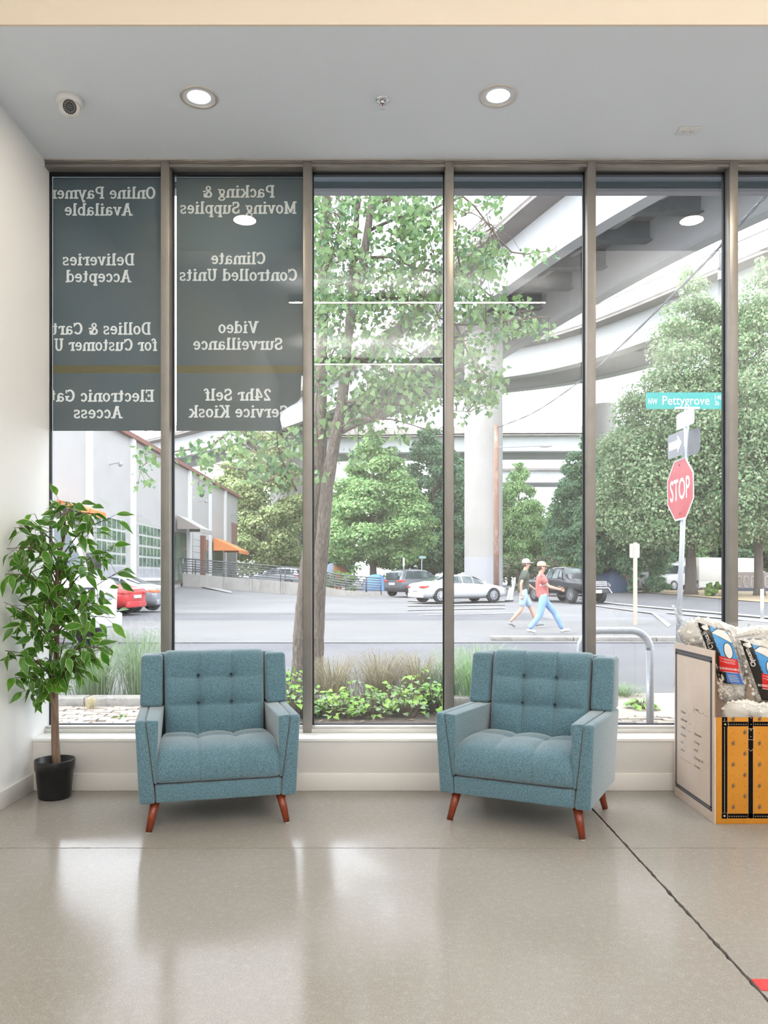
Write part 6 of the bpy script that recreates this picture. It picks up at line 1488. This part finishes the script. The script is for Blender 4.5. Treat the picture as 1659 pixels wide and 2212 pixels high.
    return c
pw_ = mat('white_car_paint', (.55, .56, .57), .22); ps_ = mat('silver_car_paint', (.30, .32, .35), .28, .4); pr_ = mat('red_car_paint', (.50, .045, .05), .25); pg_ = mat('grey_car_paint', (.12, .125, .14), .3, .3); pk_ = mat('black_car_paint', (.022, .023, .027), .2)
car('sedan', 'white sedan parked in the lot, its nose by the bridge pier', 990, 41.5, rad(27), 5.25, 1.9, 1.45, pw_, 'sedan', .37)
car('hatchback', 'dark grey hatchback parked behind the white sedan', 905, 50, rad(40), 4.5, 1.84, 1.68, pg_, 'hatch', .35)
pk = car('pickup_truck', 'black pickup truck facing the camera, behind the walking people', 1223, 42, rad(-68), 5.3, 1.92, 1.85, pk_, 'pickup', .40)
gr_ = MB()
for r in range(3):
    for k in range(9): gr_.box(2.66, 2.69, -.52 + k * .118, -.52 + k * .118 + .085, .86 + r * .085, .86 + r * .085 + .06)
gr_.build('grille_mesh', rim_m, pk); MB().hull8([(2.62, -.85, .50), (2.72, -.6, .50), (2.72, .6, .50), (2.62, .85, .50)], [(2.6, -.62, .72), (2.70, -.55, .72), (2.70, .55, .72), (2.6, .62, .72)]).build('front_bumper', trim_b, pk, bevel=.02)
for s in (-1, 1): MB().beam((2.7, s * .80, .50), (2.72, s * .58, .76), .06, .06).build('bumper_trim', rim_m, pk)
MB().box(2.70, 2.73, -.58, .58, .74, .79).build('bumper_trim', rim_m, pk); MB().box(2.73, 2.745, -.18, .18, .50, .66).build('licence_plate', plate_m, pk)
car('sedan', 'red sedan at the left, its rear showing past the potted tree', 168, 28.5, rad(170), 4.6, 1.8, 1.42, pr_, 'sedan', .33)
car('sedan', 'silver sedan beyond the red car, its tail cut by the first mullion', 234, 31.5, rad(172), 4.7, 1.8, 1.42, ps_, 'sedan', .33, lamp=lamp_o)
car('hatchback', 'white hatchback parked behind the ramp railing', 600, 66, rad(160), 4.5, 1.84, 1.6, mat('pale_silver_paint', (.42, .44, .47), .3, .2), 'hatch', .34)
car('hatchback', 'dark hatchback parked behind the ramp railing, farther right', 652, 72, rad(160), 4.5, 1.84, 1.62, pg_, 'hatch', .34)
# white delivery van half hidden by the potted tree
vx = P(150, 1400, 15.2).x; van = thing('delivery_van', 'large white delivery van half hidden behind the potted tree', 'van', (vx - 1.45, 15.9, GZ), rad(-38))
vp = [(-3.4, .45), (2.15, .45), (2.2, 1.18), (2.05, 1.30), (1.25, 1.45), (.62, 2.42), (.3, 2.55), (-3.4, 2.6)]
MB().prism(vp, 1, -1.0, 1.0).build('body', pw_, van, bevel=.05)
MB().hull8([(1.30, -.86, 1.50), (1.30, .86, 1.50), (1.285, .86, 1.49), (1.285, -.86, 1.49)], [(.70, -.80, 2.36), (.70, .80, 2.36), (.685, .80, 2.35), (.685, -.80, 2.35)]).build('windscreen', cglass, van)
for s in (-1, 1):
    MB().prism([(-.5, 1.5), (1.05, 1.5), (.58, 2.3), (-.5, 2.32)], 1, s * 1.003, s * 1.012).build('side_window', cglass, van)
    MB().box(1.95, 2.23, s * .70 - .16, s * .70 + .16, .92, 1.14).build('head_lamp', lamp_w, van, bevel=.03)
    MB().box(1.05, 1.2, s * 1.0, s * 1.28, 1.5, 1.85).build('wing_mirror', trim_b, van, bevel=.03)
    for x_ in (1.35, -2.3): wheel(van, x_, s * .88, .37, .24)
MB().box(2.18, 2.25, -.46, .46, .86, 1.16).build('grille', trim_b, van); g_ = MB()
for k in range(10):
    for j in range(4): g_.box(2.25, 2.262, -.42 + k * .085, -.42 + k * .085 + .05, .88 + j * .068, .88 + j * .068 + .04)
g_.build('grille_mesh', rim_m, van); MB().box(2.1, 2.34, -1.0, 1.0, .40, .68).build('bumper', pw_, van, bevel=.04)
MB().box(-.3, .3, -.7, .7, 2.55, 2.68).build('roof_marker', mat('orange_marker', (.60, .22, .05), .4), van, bevel=.03)
# white articulated truck on the far verge
tk = thing('semi_truck', 'white articulated truck behind the stop sign pole, bonnet to the left', 'truck', (P(1466, 1270, 68).x, 68, zg(25, 68) - .02), rad(205)); tk.scale = (.85,) * 3
MB().prism([(.2, .55), (2.6, .55), (2.62, 1.15), (2.45, 1.42), (1.1, 1.62), (.75, 2.55), (.2, 2.75), (-1.1, 3.0), (-1.1, .55)], 1, -1.05, 1.05).build('cab', pw_, tk, bevel=.06)
MB().hull8([(1.12, -.9, 1.68), (1.12, .9, 1.68), (1.1, .9, 1.66), (1.1, -.9, 1.66)], [(.80, -.85, 2.48), (.80, .85, 2.48), (.78, .85, 2.46), (.78, -.85, 2.46)]).build('windscreen', cglass, tk)
for s in (-1, 1):
    MB().box(2.35, 2.62, s * .78 - .18, s * .78 + .18, 1.0, 1.25).build('head_lamp', lamp_w, tk, bevel=.03); MB().prism([(.0, 1.7), (.95, 1.7), (.7, 2.4), (.0, 2.45)], 1, s * 1.053, s * 1.062).build('side_window', cglass, tk)
    MB().beam((.9, s * 1.1, 1.6), (.9, s * 1.35, 2.2), .08, .35).build('wing_mirror', trim_b, tk)
    for x_ in (1.7, -1.6, -6.5, -7.6): wheel(tk, x_, s * .95, .50, .3)
for k in range(6): MB().box(2.60, 2.66, -.42 + k * .15, -.42 + k * .15 + .09, .72, 1.32).build('grille_bar', rim_m, tk)
MB().box(2.5, 2.75, -1.1, 1.1, .35, .68).build('bumper', mat('grey_bumper', (.22, .23, .24), .5), tk, bevel=.05)
MB().box(-9.5, -1.5, -1.2, 1.2, .95, 3.3).build('trailer_box', mat('cream_white_trailer', (.47, .47, .44), .6), tk, bevel=.03)
MB().box(-9.5, -1.5, -1.19, 1.19, .30, .95).build('trailer_skirt', mat('trailer_skirt', (.44, .44, .42), .6), tk)

# ================================================================== PEOPLE WALKING
skin_m = mat('skin', (.42, .24, .17), .6)
def bake(o):
    dg = bpy.context.evaluated_depsgraph_get(); me = bpy.data.meshes.new_from_object(o.evaluated_get(dg)); nm = o.name
    o.modifiers.clear(); o.data = me; me.polygons.foreach_set('use_smooth', [True] * len(me.polygons)); return o
def skinned(name, verts, edges, m, parent, root=0, sub=1):
    me = bpy.data.meshes.new(name); me.from_pydata([v[0] for v in verts], edges, []); me.materials.append(m)
    o = bpy.data.objects.new(name, me); C.objects.link(o); md = o.modifiers.new('Skin', 'SKIN'); md.use_smooth_shade = True
    for i, v in enumerate(verts):
        r_ = v[1]; me.skin_vertices[0].data[i].radius = r_ if isinstance(r_, tuple) else (r_, r_)
    me.skin_vertices[0].data[root].use_root = True
    s_ = o.modifiers.new('Sub', 'SUBSURF'); s_.levels = s_.render_levels = sub
    bake(o); o.parent = parent; return o
def person(label, loc, J, shirt, lower, shoe, cap_m, hair_m, short=False, scale=1.0, brim=1):
    """J: joints in metres, walking towards +x; l = far side (+y), r = near side (-y)"""
    t = thing('person', label, 'person', loc, 0, None); t.scale = (scale,) * 3; V3 = lambda k: Vector(J[k])
    vs_, ed, ix = [], [], {}
    def add(k, p, r, par=None):
        ix[k] = len(vs_); vs_.append((tuple(p), r))
        if par is not None: ed.append((ix[par], ix[k]))
    pel, che, nk, hd = V3('pelvis'), V3('chest'), V3('neck'), V3('head')
    add('pelvis', pel, (.105, .085)); add('waist', pel.lerp(che, .45), (.095, .075), 'pelvis'); add('chest', che, (.115, .085), 'waist'); add('neckb', nk - Vector((0, 0, .05)), .07, 'chest'); add('neck', nk, .055, 'neckb')
    add('jaw', hd - Vector((-.02, 0, .07)), (.068, .075), 'neck'); add('head', hd + Vector((0, 0, .02)), (.08, .098), 'jaw'); add('crown', hd + Vector((-.01, 0, .09)), (.062, .075), 'head')
    for s in 'lr':
        sh, el, wr_, hn = V3('sh' + s), V3('el' + s), V3('wr' + s), V3('hn' + s)
        add('sh' + s, sh, .042, 'chest'); add('ua' + s, sh.lerp(el, .5), .043, 'sh' + s); add('el' + s, el, .041, 'ua' + s); add('fa' + s, el.lerp(wr_, .4), .040, 'el' + s); add('wr' + s, wr_, .028, 'fa' + s); add('pm' + s, wr_.lerp(hn, .6), (.040, .020), 'wr' + s)
        hp, kn, an = V3('hp' + s), V3('kn' + s), V3('an' + s)
        add('hp' + s, hp, .05, 'pelvis'); add('th' + s, hp.lerp(kn, .45), .064, 'hp' + s); add('kn' + s, kn, .058, 'th' + s); add('ca' + s, kn.lerp(an, .35), .057, 'kn' + s); add('an' + s, an, .038, 'ca' + s)
    skinned('body', vs_, ed, skin_m, t)
    for s in 'lr':   # five separate curled fingers on each palm
        wr_, hn = V3('wr' + s), V3('hn' + s); d = (hn - wr_).normalized(); pm = wr_.lerp(hn, .6); side = d.cross(Vector((0, 1, 0))).normalized(); cu = d.cross(side).normalized() * (1 if s == 'l' else -1)
        fg = MB()
        for k in range(4):
            b = pm + side * (k - 1.5) * .019 + d * .02; ln = (.075, .085, .08, .062)[k]; fg.tube([b, b + d * ln * .5, b + d * ln * .8 + cu * .018, b + d * ln * .85 + cu * .038], [.0095, .009, .0085, .007], 6)
        b = pm + side * .036 - d * .02; fg.tube([b, b + side * .022 + d * .025, b + side * .024 + d * .055 + cu * .012], [.0115, .010, .008], 6)
        fg.build('fingers', skin_m, t, smooth=True, kind='stuff')
    # face: nose, brow, eyes, mouth, ears
    f_ = MB(); f_.hull8([tuple(hd + Vector((.085, -.016, -.035))), tuple(hd + Vector((.122, -.006, -.035))), tuple(hd + Vector((.122, .006, -.035))), tuple(hd + Vector((.085, .016, -.035)))], [tuple(hd + Vector((.085, -.008, .02))), tuple(hd + Vector((.096, -.004, .02))), tuple(hd + Vector((.096, .004, .02))), tuple(hd + Vector((.085, .008, .02)))]); f_.build('nose', skin_m, t, bevel=.004)
    for s in (-1, 1):
        MB().sphere(tuple(hd + Vector((.082, s * .033, .018))), .012, 8, 6).build('eye', mat('eye_dark', (.05, .04, .035), .3), t, smooth=True); MB().sphere(tuple(hd + Vector((-.005, s * .083, -.005))), .026, 8, 6, sc3=(.8, .35, 1.2)).build('ear', skin_m, t, smooth=True)
    MB().sphere(tuple(hd + Vector((.086, 0, -.062))), .022, 8, 5, sc3=(.4, 1, .3)).build('mouth', mat('lips', (.34, .13, .11), .5), t, smooth=True)
    MB().sphere(tuple(hd + Vector((-.022, 0, .02))), .098, 16, 10, sc3=(.98, .88, 1.02)).build('hair', hair_m, t, smooth=True)
    cp = MB(); cp.lathe([(.104, .035), (.107, .07), (.095, .115), (.055, .143), (.001, .15)], tuple(hd + Vector((-.008, 0, 0))), 20); cp.hull8([tuple(hd + Vector((.07, -.075, .038))), tuple(hd + Vector((.19, -.05, .028))), tuple(hd + Vector((.19, .05, .028))), tuple(hd + Vector((.07, .075, .038)))], [tuple(hd + Vector((.07, -.075, .052))), tuple(hd + Vector((.19, -.05, .036))), tuple(hd + Vector((.19, .05, .036))), tuple(hd + Vector((.07, .075, .052)))])
    cp.build('cap', cap_m, t, smooth=False)
    # shirt
    vs_, ed, ix = [], [], {}
    add('b', pel + Vector((0, 0, -.085)), (.172, .148)); add('hp', pel + Vector((0, 0, .05)), (.162, .138), 'b'); add('w', pel.lerp(che, .5), (.165, .138), 'hp'); add('c', che, (.185, .145), 'w'); add('n', nk - Vector((0, 0, .075)), (.10, .085), 'c')
    for s in 'lr':
        sh, el = V3('sh' + s), V3('el' + s); add('s' + s, sh, .092, 'c'); add('e' + s, sh.lerp(el, .72), .078, 's' + s)
    skinned('shirt', vs_, ed, shirt, t)
    vs_, ed, ix = [], [], {}
    add('w', pel + Vector((0, 0, .10)), (.135, .112)); add('p', pel + Vector((0, 0, -.01)), (.146, .124), 'w')
    for s in 'lr':
        hp, kn, an = V3('hp' + s), V3('kn' + s), V3('an' + s); add('h' + s, hp, .108, 'p'); add('t' + s, hp.lerp(kn, .5), .098, 'h' + s)
        if short: add('k' + s, hp.lerp(kn, .92), .092, 't' + s)
        else: add('k' + s, kn, .078, 't' + s); add('c' + s, kn.lerp(an, .5), .072, 'k' + s); add('a' + s, an + Vector((0, 0, .0)), .066, 'c' + s)
    skinned('shorts' if short else 'jeans', vs_, ed, lower, t, 1)
    for s in 'lr':
        an, to_ = V3('an' + s), V3('to' + s); d = (to_ - an); hl = an - Vector((d.x, d.y, 0)).normalized() * .05 + Vector((0, 0, -.05))
        vs_, ed, ix = [], [], {}; add('a', an + Vector((0, 0, -.01)), .05); add('m', an.lerp(to_, .5) + Vector((0, 0, -.005)), (.048, .04), 'a'); add('t', to_, (.045, .030), 'm'); add('h', hl, .042, 'a'); skinned('shoe', vs_, ed, shoe, t)
    return t
jean = mat('blue_jeans', (.16, .27, .48), .85, noise=[(6, (.22, .34, .56), .4, .7)]); denim = mat('pale_denim', (.27, .36, .47), .85, noise=[(6, (.33, .42, .53), .4, .7)])
YA_ = 20.9; XA = P(1130, 1350, YA_).x
JA = dict(pelvis=(0, 0, .98), chest=(.03, 0, 1.36), neck=(.05, 0, 1.53), head=(.08, 0, 1.68), shl=(.05, .19, 1.45), ell=(.14, .24, 1.17), wrl=(.34, .22, 1.02), hnl=(.43, .21, .98), shr=(.02, -.19, 1.45), elr=(-.10, -.25, 1.17), wrr=(-.10, -.24, .90), hnr=(-.08, -.24, .80),
          hpl=(0, .09, .93), knl=(.22, .10, .52), anl=(.38, .10, .12), tol=(.58, .11, .10), hpr=(0, -.09, .93), knr=(-.06, -.10, .50), anr=(-.36, -.10, .17), tor=(-.22, -.10, .045))
person('person in dark olive T-shirt, pale cap and denim shorts, walking right behind', (XA, YA_, GZ + .012), JA, mat('dark_olive_shirt', (.055, .065, .05), .85), denim, mat('grey_sneaker', (.20, .20, .21), .7), mat('pale_cap', (.40, .38, .30), .8), mat('brown_hair', (.10, .07, .05), .8), True, 1.0)
YB2 = 18.7; XB2 = P(1172, 1370, YB2).x
JB = dict(pelvis=(0, 0, .92), chest=(-.05, 0, 1.29), neck=(-.05, 0, 1.45), head=(-.02, 0, 1.60), shl=(-.04, .18, 1.38), ell=(.14, .22, 1.16), wrl=(.36, .20, 1.10), hnl=(.46, .19, 1.08), shr=(-.06, -.18, 1.38), elr=(.10, -.22, 1.14), wrr=(.34, -.22, 1.08), hnr=(.44, -.21, 1.06),
          hpl=(.0, .09, .88), knl=(.30, .09, .52), anl=(.50, .09, .11), tol=(.68, .09, .09), hpr=(0, -.09, .88), knr=(-.08, -.10, .47), anr=(-.34, -.10, .13), tor=(-.18, -.10, .045))
pB = person('person in faded red T-shirt, tan cap and blue jeans, striding right in front', (XB2, YB2, GZ + .012), JB, mat('faded_red_shirt', (.46, .13, .12), .85), jean, mat('white_sneaker', (.42, .42, .42), .7), mat('tan_cap', (.46, .32, .21), .8), mat('dark_hair', (.07, .05, .04), .8), False, .98)
MB().quad((-.10, -.152, 1.16), (.04, -.156, 1.16), (.03, -.158, 1.34), (-.10, -.154, 1.34)).build('shirt_print', mat('white_shirt_print', (.5, .5, .5), .7), pB)
